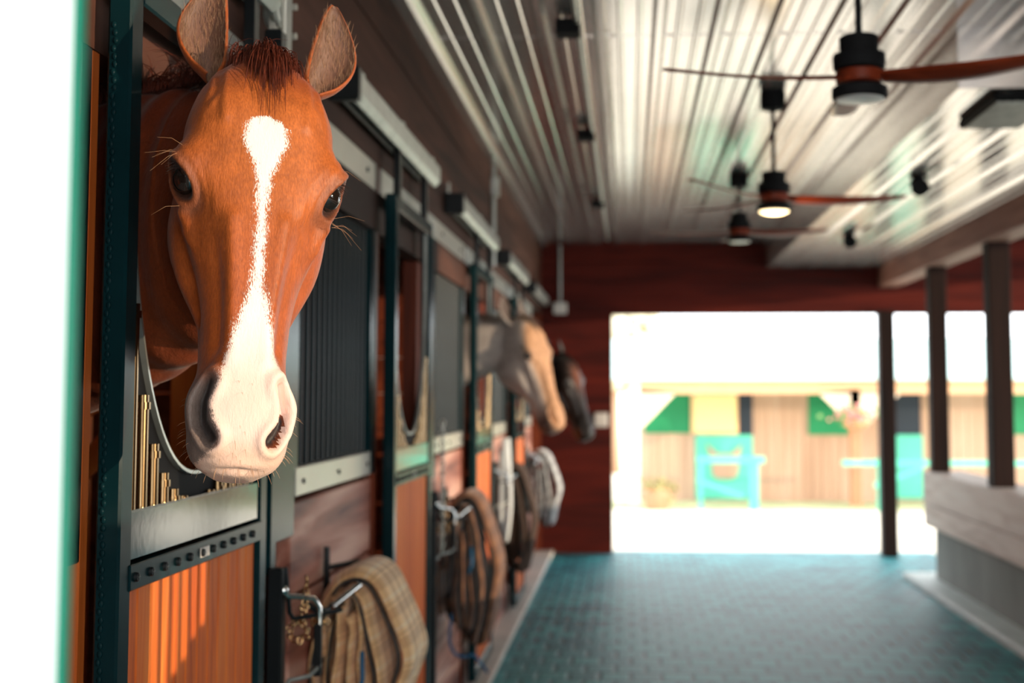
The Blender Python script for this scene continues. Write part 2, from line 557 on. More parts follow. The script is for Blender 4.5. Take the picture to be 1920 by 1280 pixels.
# stall back wall, partitions
m = MB()
for i in range(16):
    m.box(-4.2, -4.1, NEAR, YE, .03 + i * .19, .03 + (i + 1) * .19 - .006)
struct('wall_stall_back', m, M['inside'])
for k in range(-1, 5):
    y = 4.56 + (k) * P
    if y > YE: continue
    m = MB()
    hole = k == 0
    for i in range(16):
        z0, z1 = .03 + i * .19, .03 + (i + 1) * .19 - .006
        if z1 > CZ: z1 = CZ
        if hole and z1 > 2.45 and z0 < 2.90:
            m.box(-4.1, -1.72, y, y + .06, z0, z1); m.box(-1.56, WX - .06, y, y + .06, z0, z1)
        else:
            m.box(-4.1, WX - .06, y, y + .06, z0, z1)
    struct('partition_%s' % 'abcdefgh'[k + 1], m, M['inside'])
struct('ceiling', ribbed(-4.1, -0.94, CZ, NEAR, YE, .127), M['ceil'])
m = MB().box(-4.2, -4.1, NEAR, YE, 3.0, CZ + .1)
struct('trim_7', m, M['inside'], 'top board of the stall back wall')
struct('wall_near_stall', MB().box(-4.2, WX, NEAR, NEAR + .08, 0, CZ), M['inside'])
struct('wall_far_stall', MB().box(-4.2, WX, YE, YE + .1, 0, CZ), M['inside'])

# ------------------------------------------------------------------ stall fronts
def make_panel(y0, y1, label):
    """fixed steel grille over a plank kick wall"""
    t = thing('grille_panel', label, 'grille panel', (WX, (y0 + y1) / 2, 1.27), group='barred grille panels between the doors')
    f = MB()
    f.box(WX - .04, WX, y0, y0 + .05, 1.275, 2.335, b=.003)
    f.box(WX - .04, WX, y1 - .05, y1, 1.275, 2.335, b=.003)
    f.box(WX - .038, WX - .002, y0 + .04, y1 - .04, 1.28, 1.33).box(WX - .038, WX - .002, y0 + .04, y1 - .04, 2.25, 2.32)
    f.build('frame', M['green'], t)
    MB().box(WX - .042, WX + .003, y0 + .02, y1 - .04, 1.275, 1.351, b=.003).build('lower_band', M['cream'], t)
    MB().box(WX - .042, WX + .003, y0 + .0, y1 + .0, 2.238, 2.333, b=.003).build('upper_band', M['cream'], t)
    for i in range(3):
        y = y0 + .1 + (y1 - y0 - .2) * i / 2
        MB().cyl((WX + .002, y, 1.312), .007, .006, 10, axis='X').build('bolt', M['black'], t, 'auto')
    for i in range(2):
        y = y0 + .25 + (y1 - y0 - .4) * i
        MB().cyl((WX + .002, y, 2.286), .009, .006, 10, axis='X').build('bolt', M['black'], t, 'auto')
    n = 15
    first = None
    for i in range(n):
        y = y0 + .075 + (y1 - y0 - .15) * i / (n - 1)
        if first is None:
            first = MB().tube([(WX - .02, y, 1.34), (WX - .02, y, 2.25)], .0075, 12).build('bar', M['bar'], t, 'auto')
            fy = y
        else:
            c = first.copy(); COL.objects.link(c); c.parent = t; c.location.y += y - fy
    return t
def make_kick(y0, y1, label):
    m = MB()
    hs = [.03, .27, .52, .76, 1.02, 1.272]
    for a, b in zip(hs, hs[1:]):
        m.box(WX - .045, WX - .004, y0, y1, a, b - .012, b=.005)
    return tag(m.build('plank_wall', M['plank']), label, 'plank wall', 'horizontal plank kick walls under the grilles')

panel0 = make_panel(3.432, 4.495, 'first barred grille panel just right of the chestnut horse')
kick0 = make_kick(3.43, 4.495, 'brown plank kick wall behind the nearest plaid blanket')
PL = {-1: 'barred grille panel at far left beside the white board', 1: 'second barred grille panel, beyond the second stall door',
      2: 'third barred grille panel, in front of the pale horse', 3: 'last barred grille panel by the dark horse'}
KL = {-1: 'plank kick wall at the lower left edge beside the white board', 1: 'pale-worn plank kick wall behind the second hanging blanket',
      2: 'plank kick wall below the pale horse', 3: 'plank kick wall below the dark horse'}
for k in (-1, 1, 2, 3):
    dup(panel0, (0, P * k, 0), PL[k]); dup(kick0, (0, P * k, 0), KL[k])

def make_door(label):
    t = thing('stall_door', label, 'stall door', (DX, D0, .05), group='sliding stall doors with a dipped yoke')
    x0, x1 = DX - .04, DX
    w = .052
    ztopd = 2.235
    f = MB()
    f.box(x0, x1, D0, D0 + w, .06, ztopd, b=.004)
    f.box(x0, x1, D1 - w, D1, .06, ztopd, b=.004)
    f.box(x0, x1, D0 + w, D1 - w, .06, .12, b=.004)
    f.box(x0, x1, D0 + w, D1 - w, ztopd - .05, ztopd, b=.004)
    f.build('frame', M['green'], t)
    # weld bead down the leading edge
    bead = MB()
    for i in range(150):
        z = .2 + i * .013
        bead.ball((x0 + .012 + .002 * math.sin(i * 2.1), D0 - .0005, z), .0048, 6, 4, (1, .5, 1.3))
    bead.build('weld_bead', M['green'], t, True)
    MB().box(x0 + .003, x1 - .004, D0 + w, D1 - w, 1.272, 1.353, b=.003).build('middle_rail', M['gloss'], t)
    r2 = MB().box(x0 + .003, x1 + .003, D0 + w - .01, D1 - w + .01, 1.226, 1.268, b=.002).build('bolt_strip', M['green'], t)
    for i in range(11):
        y = D0 + w + .012 + i * .067
        s = MB()
        s.tube([(x1 + .002, y, 1.247), (x1 + .0085, y, 1.247)], [.0085, .007], 12)
        s.box(x1 + .0085, x1 + .0095, y - .006, y + .006, 1.2462, 1.2478).box(x1 + .0085, x1 + .0095, y - .0008, y + .0008, 1.241, 1.253)
        s.build('screw', M['black'], t, 'auto')
    MB().box(x1 + .003, x1 + .0045, D0 + .39, D0 + .44, 1.238, 1.256).build('sticker', M['plastic'], t)
    # boards
    b = MB()
    n = 12
    ys = D0 + w; dw = (D1 - w - ys) / n
    for i in range(n):
        b.box(x0 + .008, x1 - .012, ys + i * dw + .0015, ys + (i + 1) * dw - .0015, .12, 1.226, b=.003)
    b.box(x0 + .012, x1 - .02, ys, D1 - w, .12, 1.226)
    b.build('board_infill', M['boards'], t)
    # yoke
    yc = (D0 + D1) / 2; hw = (D1 - D0) / 2 - w - .008
    zb = 1.395
    def yoke(a):      # a from -1..1
        return (yc + hw * a, zb + .60 * (1 - math.sqrt(max(0, 1 - abs(a) ** 2.3))) * 1.0)
    pts = []
    for i in range(49):
        th = -PI / 2 + PI * i / 48
        a = math.sin(th)
        y, z = yoke(a)
        pts.append((DX - .02, y, z))
    pts = [(DX - .02, pts[0][1], ztopd - .04)] + pts + [(DX - .02, pts[-1][1], ztopd - .04)]
    yk = MB()
    # flat strip swept: thin plate edge on
    vs, fs = [], []
    for i, p in enumerate(pts):
        p = Vector(p)
        tdir = (Vector(pts[min(i + 1, len(pts) - 1)]) - Vector(pts[max(i - 1, 0)])).normalized()
        nn = Vector((1, 0, 0)).cross(tdir)
        for dx, dn in ((-.006, -.003), (.006, -.003), (.006, .003), (-.006, .003)):
            vs.append(p + Vector((dx, 0, 0)) + nn * dn)
    for i in range(len(pts) - 1):
        for k in range(4):
            l = (k + 1) % 4
            fs.append((4 * i + k, 4 * i + l, 4 * i + 4 + l, 4 * i + 4 + k))
    yk.add(vs, fs)
    yk.build('yoke', M['galv'], t, 'auto')
    pl_v, pl_f = [], []
    for i in range(49):
        a = math.sin(-PI / 2 + PI * i / 48) * .995
        y, z = yoke(a)
        for xx in (DX - .032, DX - .024):
            pl_v += [(xx, y, z - .004), (xx, y, z - .075 - .05 * abs(a))]
    for i in range(48):
        for q_ in ((0, 1), (3, 2), (2, 0), (1, 3)):
            pl_f.append((4 * i + q_[0], 4 * i + q_[1], 4 * i + 4 + q_[1], 4 * i + 4 + q_[0]))
    MB().add(pl_v, pl_f).build('yoke_plate', M['blackmatte'], t)
    for i in range(14):
        a = -0.93 + 1.86 * i / 13
        y, z = yoke(a)
        z -= .035 + .03 * abs(a)
        bb = MB().tube([(DX - .02, y, 1.35), (DX - .02, y, z - .006)], .0115, 14)
        bb.build('bar', M['brass'], t, 'auto')
        bc = MB().tube([(DX - .02, y, z - .03), (DX - .02, y, z - .018)], .0145, 14)
        bc.build('collar', M['brass'], t, 'auto')
    # hangers
    for y in (D0 + .12, D1 - .12):
        h = MB().box(DX - .03, DX - .006, y - .02, y + .02, ztopd, 2.46, b=.002)
        h.cyl((DX - .045, y, 2.45), .026, .05, 18, axis='X')
        h.build('hanger', M['black'], t)
    return t
door0 = make_door('open-topped stall door with the chestnut horse leaning out')
DLAB = {1: 'second stall door from the camera, empty yoke with bright rim', 2: 'third stall door, the pale horse leans out over it',
        3: 'fourth stall door, beyond the pale horse', 4: 'last stall door, beside the end wall'}
for k in (1, 2, 3):
    dup(door0, (0, P * k, 0), DLAB[k])

def make_jamb(k):
    y = D0 + P * k
    nm = ['the chestnut horse', 'the second stall', 'the pale horse', 'the dark horse', 'the end wall'][k]
    t = tag(MB().box(WX - .06, WX, y + .014, y + .046, .03, 2.335, b=.003).build('wooden_jamb', M['orangewood'] if k == 0 else M['redwood']),
            ('bright orange wooden jamb left of ' if k == 0 else 'red-brown wooden jamb left of ') + nm, 'door jamb', 'jambs left of the doors')
    tag(MB().box(WX - .04, WX + .002, y - .034, y + .012, 1.275, 2.335, b=.003).build('steel_stile', M['black']),
        'black steel stile beside the wooden jamb left of ' + nm, 'stile', 'stiles left of the doors')
    y2 = y + .90
    tag(MB().box(WX - .06, WX, y2, y2 + .115, .03, 2.09, b=.003).build('wooden_post', M['redwood']),
        'wooden post right of the door of ' + nm, 'post', 'posts right of the doors')
    s = MB().box(WX - .045, WX + .035, y2 + .12, y2 + .17, 1.12, 2.235, b=.004).box(WX - .045, WX + .012, y2 + .17, y2 + .43, 1.18, 2.235, b=.004)
    tag(s.build('steel_post', M['green']), 'dark green steel post beside the latch of ' + nm, 'post', 'steel posts right of the doors')
for k in range(0, 4):
    make_jamb(k)
# wood edge at far left over kick wall
# upper band across door headers
for k in range(-1, 4):
    y = D0 + P * k
    nm = ['far left by the white board', 'above the chestnut horse', 'above the second stall door', 'above the pale horse', 'above the dark horse'][k + 1]
    m = MB().box(WX - .04, WX + .004, y + .06, y + 1.33, 2.238, 2.333, b=.003)
    tag(m.build('header_band', M['galv']), 'grey steel header band ' + nm, 'header', 'steel header bands over the doors')

# sliding tracks
def make_track(y0, y1, label, cap=True):
    t = thing('door_track', label, 'sliding door track', (DX, y0, 2.44), group='galvanised sliding door tracks')
    x = DX - .02
    prof = [(x - .035, 2.485), (x + .035, 2.485), (x + .04, 2.475), (x + .04, 2.42), (x + .02, 2.40), (x + .012, 2.40), (x + .012, 2.412),
            (x + .03, 2.425), (x + .03, 2.475), (x - .03, 2.475), (x - .03, 2.425), (x - .012, 2.412), (x - .012, 2.40), (x - .02, 2.40), (x - .04, 2.42), (x - .04, 2.475)]
    MB().prism(prof, 'Y', y0, y1).build('rail', M['galv'], t)
    MB().box(x - .045, x + .045, y0 - .03, y0 + .015, 2.39, 2.49, b=.005).build('end_cap', M['black'], t)
    for i in range(3):
        y = y0 + .12 + (y1 - y0 - .24) * i / 2
        MB().box(WX, x + .03, y - .02, y + .02, 2.487, 2.50).box(WX, WX + .008, y - .02, y + .02, 2.43, 2.56).build('bracket', M['galv'], t)
    return t
make_track(3.78, 5.45, 'galvanised sliding door track with black cap, nearest one right of the horse ear')
make_track(6.22, 7.95, 'second galvanised sliding door track along the stall wall')
make_track(8.68, 10.4, 'third sliding door track, above the pale horse')
make_track(11.1, 12.9, 'last sliding door track before the end wall')
make_track(1.2, 2.92, 'sliding door track above the chestnut horse')
# trolley hardware by the horse's ear
t = thing('track_trolley', 'galvanised roller trolley hardware on the wall above the chestnut horse ears', 'door hardware', (WX, 3.05, 2.4))
c = PX(535, 45, x=-.80)
m = MB().box(-.825, -.81, c.y - .06, c.y + .06, c.z - .085, c.z + .10, b=.004)
m.build('plate', M['cream'], t)
m = MB()
m.tube([(-.80, c.y - .005, c.z - .07), (-.80, c.y - .005, c.z + .09)], .011, 12)
m.tube([(-.80, c.y + .03, c.z - .085), (-.80, c.y + .03, c.z + .07)], .008, 12)
m.build('pin', M['cream'], t, 'auto')
for dz in (-.02, .05):
    MB().cyl((-.81, c.y + .035, c.z + dz), .008, .028, 10, axis='X').build('bolt', M['cream'], t, 'auto')
MB().cyl((-.835, c.y - .03, c.z + .02), .035, .03, 24, axis='X').build('roller', M['galv'], t, 'auto')
m = MB().tube([(-.80, c.y - .14, c.z + .12), (-.80, c.y - .12, c.z + .05), (-.80, c.y - .09, c.z + .0), (-.80, c.y - .075, c.z - .01)], .009, 10)
m.build('hook', M['cream'], t, 'auto')
MB().box(-.83, -.79, c.y - .07, c.y - .02, c.z - .16, c.z - .03, b=.004).build('stop_block', M['black'], t)

# latch hardware, racks, chains
def make_rack(k, label):
    y = 3.44 + P * k
    t = thing('blanket_rack', label, 'blanket rack', (WX, y, 1.0), group='swing-arm blanket racks')
    m = MB()
    m.tube([(-.835, 3.42 + P * k, 1.012), (-.80, 3.44 + P * k, .985), (-.775, 3.5 + P * k, .98), (-.775, y + .34, .985), (-.765, y + .55, .995)], .009, 10)
    m.build('arm', M['black'], t, 'auto')
    m = MB().tube([(-.86, y + .35, 1.11), (-.86, y + .35, .92)], .009, 8)
    m.tube([(-.86, y + .35, 1.05), (-.80, y + .50, 1.05)], .008, 8).tube([(-.86, y + .35, .985), (-.765, y + .34, .985)], .008, 8)
    m.build('wall_bracket', M['black'], t, 'auto')
    m = MB().tube([PX(622, 1137, y=3.46) + Vector((0, P * k, 0)), PX(674, 1096, y=3.57) + Vector((0, P * k, 0))], .0085, 12)
    m.build('swing_bar', M['chrome'], t, 'auto')
    return t
def make_latch(k, label):
    o = P * k
    t = thing('door_latch', label, 'door latch', (WX, 3.2 + o, 1.0), group='bent-rod door latches')
    m = MB().box(-.835, -.80, 3.07 + o, 3.11 + o, .35, 1.14, b=.004)
    m.build('mounting_strip', M['black'], t)
    pts = [(-.80, 3.085 + o, 1.085), (-.79, 3.095 + o, 1.075), (-.77, 3.12 + o, 1.07), (-.745, 3.15 + o, 1.062), (-.735, 3.165 + o, 1.04),
           (-.733, 3.165 + o, 1.01), (-.735, 3.165 + o, .955)]
    MB().tube(pts, .0065, 12).build('latch_rod', M['chrome'], t, 'auto')
    MB().ball((-.80, 3.085 + o, 1.09), .012, 12, 8).build('knob', M['chrome'], t, True)
    MB().tube([(-.80, 3.10 + o, 1.14), (-.79, 3.105 + o, 1.035), (-.785, 3.12 + o, 1.02), (-.75, 3.16 + o, 1.02), (-.70, 3.25 + o, 1.02)], .0055, 10).build('keeper_rod', M['black'], t, 'auto')
    MB().box(-.745, -.728, 3.155 + o, 3.175 + o, .88, 1.0, b=.002).build('catch_bar', M['black'], t)
    MB().tube([(-.73, 3.165 + o, .905), (-.75, 3.14 + o, .885), (-.79, 3.11 + o, .88), (-.80, 3.09 + o, .86)], .0055, 10).build('lower_hook', M['galv'], t, 'auto')
    return t
def make_chain(k, label):
    o = P * k
    t = tag(None or bpy.data.objects.new('chain', None), label, 'chain', 'brass chains on the latches'); COL.objects.link(t)
    t.location = (-.715, 3.17 + o, .95)
    p = Vector((-.705, 3.19 + o, 1.045))
    path = []
    for i in range(9): path.append(Vector((-.705 - .001 * i, 3.185 + o, 1.045 - .013 * i)))
    for i in range(9):
        a = i / 9 * 2 * PI
        path.append(Vector((-.722 + .022 * math.cos(a), 3.18 + o, .925 + .022 * math.sin(a))))
    for i in range(4): path.append(Vector((-.69 + .010 * i, 3.20 + o + .004 * i, .945 - .001 * i)))
    sh = PX(566, 1152, y=3.17) - Vector((-.712, 3.17, .965))
    t.location = Vector(t.location) + sh
    path = [c + sh for c in path]
    for i, c in enumerate(path):
        e = Euler((random.uniform(-.6, .6), (PI / 2 if i % 2 else 0) + random.uniform(-.4, .4), random.uniform(0, PI))).to_matrix()
        pts = [c + e @ Vector((.0060 * math.cos(a), 0, .0102 * math.sin(a))) for a in [2 * PI * j / 12 for j in range(12)]]
        MB().tube(pts, 0.0024, 6, closed=True).build('link', M['goldchain'], t, True)
    return t
rack0 = make_rack(0, 'black blanket rack carrying the nearest plaid blanket')
latch0 = make_latch(0, 'bent-rod door latch below the chestnut horse muzzle, beside the nearest blanket')
chain0 = make_chain(0, 'small brass chain hanging from the latch beside the nearest blanket')
RL = {1: 'blanket rack carrying the second brown plaid blanket', 2: 'blanket rack carrying the dark brown blanket', 3: 'blanket rack carrying the white blanket'}
for k in (1, 2, 3):
    dup(rack0, (0, P * k, 0), RL[k])
LL = {1: 'bent-rod door latch left of the second brown plaid blanket', 2: 'bent-rod door latch left of the dark brown blanket', 3: 'bent-rod door latch left of the white blanket'}
for k in (1, 2, 3):
    dup(latch0, (0, P * k, 0), LL[k])
dup(chain0, (0, P, 0), 'small brass chain on the latch left of the second plaid blanket')

# ------------------------------------------------------------------ blankets
def sheet(path, y0, y1, th, wob, seed, uvo=0.0, nu=14):
    """a thick cloth layer: a path in XZ swept along Y (slightly wavy)"""
    rnd = random.Random(seed)
    n = len(path)
    ph = [rnd.uniform(0, 6.28) for _ in range(6)]
    nrm = []
    L = [0.0]
    for i in range(n):
        a = Vector(path[max(0, i - 1)]); b = Vector(path[min(n - 1, i + 1)])
        d = (b - a).normalized()
        nrm.append(Vector((-d.y, d.x)))
        if i: L.append(L[-1] + (Vector(path[i]) - Vector(path[i - 1])).length)
    vs, uv = [], []
    for side in (1, -1):
        for j in range(nu + 1):
            t = j / nu
            for i in range(n):
                p = Vector(path[i])
                s = L[i] / L[-1]
                hang = abs(s - .5) * 2
                w = wob * hang * (math.sin(9 * t + ph[0] + 3 * s) + .6 * math.sin(17 * t + ph[1] + 5 * s) + .5 * math.sin(23 * s + ph[2]))
                q = p + nrm[i] * (w + side * th / 2 * max(.12, 1 - (2 * t - 1) ** 6))
                sq = 1 + .10 * hang * math.sin(6 * s + ph[3])
                y = y0 + (y1 - y0) * t + .012 * hang * math.sin(14 * s + ph[4]) * (1 if t < .5 else -1)
                vs.append((q.x, y, q.y)); uv.append((L[i] + uvo, t * (y1 - y0)))
    fs = []
    K = (nu + 1) * n
    for j in range(nu):
        for i in range(n - 1):
            a = j * n + i
            fs.append((a, a + 1, a + n + 1, a + n))
            fs.append((K + a, K + a + n, K + a + n + 1, K + a + 1))
    for i in range(n - 1):
        fs.append((i, K + i, K + i + 1, i + 1))
        a = nu * n + i
        fs.append((a, a + 1, K + a + 1, K + a))
    for j in range(nu):
        a = j * n
        fs.append((a, a + n, K + a + n, K + a))
        a = j * n + n - 1
        fs.append((a, K + a, K + a + n, a + n))
    return vs, fs, uv
def catm(pts, m=8):
    out = []
    P4 = [pts[0]] + list(pts) + [pts[-1]]
    for i in range(1, len(P4) - 2):
        p0, p1, p2, p3 = [np.array(p, float) for p in P4[i - 1:i + 3]]
        for k in range(m):
            t = k / m
            out.append(tuple(.5 * ((2 * p1) + (-p0 + p2) * t + (2 * p0 - 5 * p1 + 4 * p2 - p3) * t * t + (-p0 + 3 * p1 - 3 * p2 + p3) * t ** 3)))
    out.append(tuple(pts[-1]))
    return out
def cloth_obj(name, vs, fs, uv, mat, parent):
    inv = parent_world(parent).inverted()
    me = bpy.data.meshes.new(name)
    me.from_pydata([tuple(inv @ Vector(v)) for v in vs], [], fs)
    ul = me.uv_layers.new(name='UVMap')
    idx = np.zeros(len(me.loops), dtype=np.int32); me.loops.foreach_get('vertex_index', idx)
    ul.data.foreach_set('uv', np.array(uv, dtype=np.float32)[idx].ravel())
    me.materials.append(mat); me.shade_smooth()
    o = bpy.data.objects.new(name, me); COL.objects.link(o); o.parent = parent
    return o
def make_blanket(k, mat, label, sc=1.0, strap=True, seed=1, zs=1.0):
    yb = 3.62 + P * k
    t = thing('horse_blanket', label, 'horse blanket', (-.75, yb, 1.0), group='folded horse blankets on the racks')
    def A(pts):   # photo-plane coords relative to the bar end (x right, z up), metres
        return catm([(-.768 + p[0] * sc, 1.0 + p[1] * zs) for p in pts], 7)
    layers = [
        ([(-.080, -.17), (-.088, -.13), (-.076, -.06), (-.055, -.005), (-.02, .040), (.030, .056), (.078, .030), (.118, -.045), (.150, -.12), (.160, -.18), (.140, -.25), (.115, -.33), (.10, -.38)], .034, .0),
        ([(-.080, -.30), (-.098, -.22), (-.083, -.12), (-.060, -.045), (-.035, -.01), (-.02, -.02)], .022, -.02),
        ([(.005, .02), (.04, .012), (.066, -.05), (.082, -.13), (.098, -.21), (.092, -.30), (.07, -.38)], .024, -.045),
        ([(-.012, -.34), (-.022, -.25), (-.012, -.14), (-.010, -.04), (.0, .002), (.020, .012), (.040, -.015), (.050, -.09), (.046, -.17), (.055, -.25), (.04, -.34)], .024, -.05),
        ([(-.052, -.28), (-.058, -.2), (-.046, -.1), (-.028, -.035)], .016, .02),
        ([(.020, -.05), (.020, -.14), (.018, -.24), (.024, -.33)], .022, -.065),
    ]
    for i, (L, th_, dy) in enumerate(layers):
        path = A(L)
        y0 = yb + dy
        vs, fs, uv = sheet(path, y0, yb + .34 - .01 * i, th_, .007, seed * 10 + i, uvo=.03 * i)
        cloth_obj('fold', vs, fs, uv, mat, t)
        if i in (0, 2, 1, 4):
            off = -th_ * .42
            nn = len(path)
            p3 = []
            for j in range(3, nn - 3):
                d_ = Vector((path[j + 1][0] - path[j - 1][0], path[j + 1][1] - path[j - 1][1])).normalized()
                p3.append((path[j][0] - d_.y * off, y0 - .001, path[j][1] + d_.x * off))
            MB().tube(p3, .0042, 6).build('binding', M['binding'], t, True)
    # lower bunch of inner lining
    vs, fs, uv = sheet(A([(-.07, -.25), (-.06, -.30), (-.02, -.33), (.02, -.36), (.07, -.39), (.11, -.36)]), yb + .02, yb + .3, .02, .01, seed * 10 + 7)
    cloth_obj('lining', vs, fs, uv, M['browncloth'], t)
    if strap:
        x = -.758
        MB().tube([(x + .045 * sc, yb - .045, 1.01 - .15), (x + .05 * sc, yb - .06, 1.01 - .22), (x + .035 * sc, yb - .05, 1.01 - .27)], .006, 8).build('strap', M['blue'], t, True)
    return t
make_blanket(0, M['plaid'], 'tan plaid horse blanket folded on the nearest rack', seed=1)
make_blanket(1, M['plaid2'], 'brown plaid horse blanket on the second rack, with blue strap', sc=1.02, seed=3, zs=1.5)
make_blanket(2, M['browncloth'], 'dark brown horse blanket hanging on the third rack', sc=1.0, strap=False, seed=4, zs=1.5)
make_blanket(3, M['whitecheck'], 'white checked blanket hanging on the farthest rack', sc=1.15, strap=False, seed=5, zs=1.35)
# dangling strap loop below the second blanket
pts = catm([(-.80, 6.05, .56), (-.81, 6.04, .46), (-.79, 6.02, .40), (-.75, 6.02, .375), (-.70, 6.03, .38), (-.66, 6.05, .33), (-.64, 6.06, .30)], 6)
tag(MB().tube(pts, .007, 8).build('hanging_strap', M['blue'], None, True), 'thin blue strap dangling below the second plaid blanket', 'strap')
# lead rope with clips left of the second blanket
t = thing('lead_chain', 'pale metal lead chain hanging on the post before the second blanket', 'chain', (-.79, 5.58, 1.3))
for i in range(26):
    c = Vector((-.785, 5.60, 1.42 - i * .021))
    e = Euler((0, 0, PI / 2 * (i % 2))).to_matrix()
    pts = [c + e @ Vector((.009 * math.cos(a), 0, .015 * math.sin(a))) for a in [2 * PI * j / 12 for j in range(12)]]
    MB().tube(pts, .0035, 6, closed=True).build('link', M['cream'], t, True)

# white lead rope hanging by the third door
t = thing('lead_rope', 'white lead rope bundle hanging between the second plaid and dark brown blankets', 'rope', (-.79, 8.34, 1.2))
for i in range(3):
    xx = -.78 + .012 * i
    MB().tube(catm([(xx, 8.32, 1.27), (xx + .01, 8.29, 1.1), (xx + .02, 8.28 - .02 * i, .85), (xx - .01, 8.30, .72 - .04 * i), (xx - .02, 8.34, .85), (xx - .02, 8.35, 1.2)], 6), .014, 8).build('rope_loop', M['white'], t, True)
# wooden pole rack inside the first stall
t = thing('pole_rack', 'sunlit orange wooden pole rack inside the first stall behind the horse', 'rack', (-1.3, 3.35, .03))
a, b = PX(150, 762, y=3.35), PX(345, 640, y=3.35)
MB().tube([a, b], .036, 14).build('pole', M['orangewood'], t, 'auto')
a2, b2 = PX(150, 885, y=3.35), PX(215, 815, y=3.35)
MB().tube([a2, b2], .03, 14).build('pole', M['orangewood'], t, 'auto')
MB().box(a.x - .05, a.x + .02, 3.31, 3.39, .03, a.z + .05, b=.005).build('upright', M['orangewood'], t)
MB().box(b.x - .02, b.x + .05, 3.31, 3.39, .03, b.z + .05, b=.005).build('upright', M['orangewood'], t)

# ------------------------------------------------------------------ near white board
t = thing('sliding_door_leaf', 'blurred white board with teal fringe strip close at the left side', 'door leaf', (-.6, .8, 0))
MB().box(-.80, -.3456, .80, .810, 0, 2.95).build('panel', M['white'], t)
MB().box(-.3456, -.342, .799, .8105, 0, 2.95).build('fringe_strip', M['tealfringe'], t)  # strip coloured to stand in for the teal fringe of the blurred edge

# ------------------------------------------------------------------ ceiling fans
def blade_mesh(ang, R0, z, c):
    m = MB()
    vs, fs = [], []
    N = 22
    for i in range(N + 1):
        s = i / N
        r = .03 + (R0 - .03) * s
        wdt = .052 + .085 * math.sin(min(1, s * 1.25) * PI * .5) * (1 - .75 * s ** 1.6) * (1 if s < .93 else math.sqrt(max(0.02, 1 - ((s - .93) / .07) ** 2)))
        tw = -R(24) * (1 - s * .6)
        up = .012 * s - .015 * math.sin(s * PI)
        sweep = -.05 * s * s
        for q in range(5):
            u = (q / 4 - .5) * wdt
            th = .009 * (1 - (q / 2 - 1) ** 2) + .002
            for sg in (1, -1):
                lx, ly, lz = r, u * math.cos(tw) + sweep, up + u * math.sin(tw) + sg * th / 2
                vs.append((c[0] + lx * math.cos(ang) - ly * math.sin(ang), c[1] + lx * math.sin(ang) + ly * math.cos(ang), z + lz))
    for i in range(N):
        for q in range(4):
            a, b = i * 10 + q * 2, (i + 1) * 10 + q * 2
            fs.append((a, a + 2, b + 2, b)); fs.append((a + 1, b + 1, b + 3, a + 3))
        a, b = i * 10, (i + 1) * 10
        fs.append((a, b, b + 1, a + 1)); fs.append((a + 8, a + 9, b + 9, b + 8))
    a = N * 10
    for q in range(4): fs.append((a + q * 2, a + q * 2 + 1, a + q * 2 + 3, a + q * 2 + 2))
    for q in range(4): fs.append((q * 2, q * 2 + 2, q * 2 + 3, q * 2 + 1))
    return m.add(vs, fs)
def make_fan(x, y, zb, angs, R0, lit, label):
    t = thing('ceiling_fan', label, 'ceiling fan', (x, y, zb), group='three-blade ceiling fans')
    MB().lathe((x, y, zb), [(.068, .045), (.078, .048), (.080, .085), (.078, .092), (.058, .094), (.060, .145), (.052, .150), (.014, .152)]).build('motor_housing', M['blackmatte'], t, 'auto')
    MB().lathe((x, y, zb), [(.076, -.045), (.084, -.04), (.084, -.012), (.074, -.006), (.05, .0)]).build('light_ring', M['blackmatte'], t, 'auto')
    MB().lathe((x, y, zb), [(.002, -.062 if lit else -.052), (.045, -.060 if lit else -.051), (.068, -.052 if lit else -.049), (.074, -.043), (.074, -.03)]).build('lamp_glass', M['lamp'] if lit else M['lampoff'], t, 'auto')
    MB().cyl((x, y, zb + .15), .0105, CZ - zb - .2, 14).build('down_rod', M['blackmatte'], t, 'auto')
    MB().lathe((x, y, CZ), [(.05, -.095), (.062, -.09), (.064, -.02), (.06, -.002)]).build('canopy', M['blackmatte'], t, 'auto')
    MB().lathe((x, y, zb), [(.066, .002), (.071, .006), (.071, .038), (.066, .042)]).build('hub', M['fanwood'], t, 'auto')
    for a in angs:
        blade_mesh(R(a), R0, zb + .022, (x, y)).build('blade', M['fanwood'], t, True)
    if lit:
        ld = bpy.data.lights.new('fan_lamp_light', 'POINT'); ld.energy = 4; ld.color = (1, .75, .45); ld.shadow_soft_size = .06
        lo = bpy.data.objects.new('fan_lamp_light', ld); COL.objects.link(lo); lo.location = (x, y, zb - .14)
    return t
make_fan(.706, 4.06, 2.485, (90, 193, 343), .60, False, 'nearest ceiling fan with dark wood blades and unlit lamp')
make_fan(.715, 6.56, 2.485, (12, 132, 234), .66, True, 'middle ceiling fan with its lamp lit warm yellow')
make_fan(.75, 9.05, 2.62, (5, 178, 100), .60, False, 'farthest ceiling fan on the short rod')

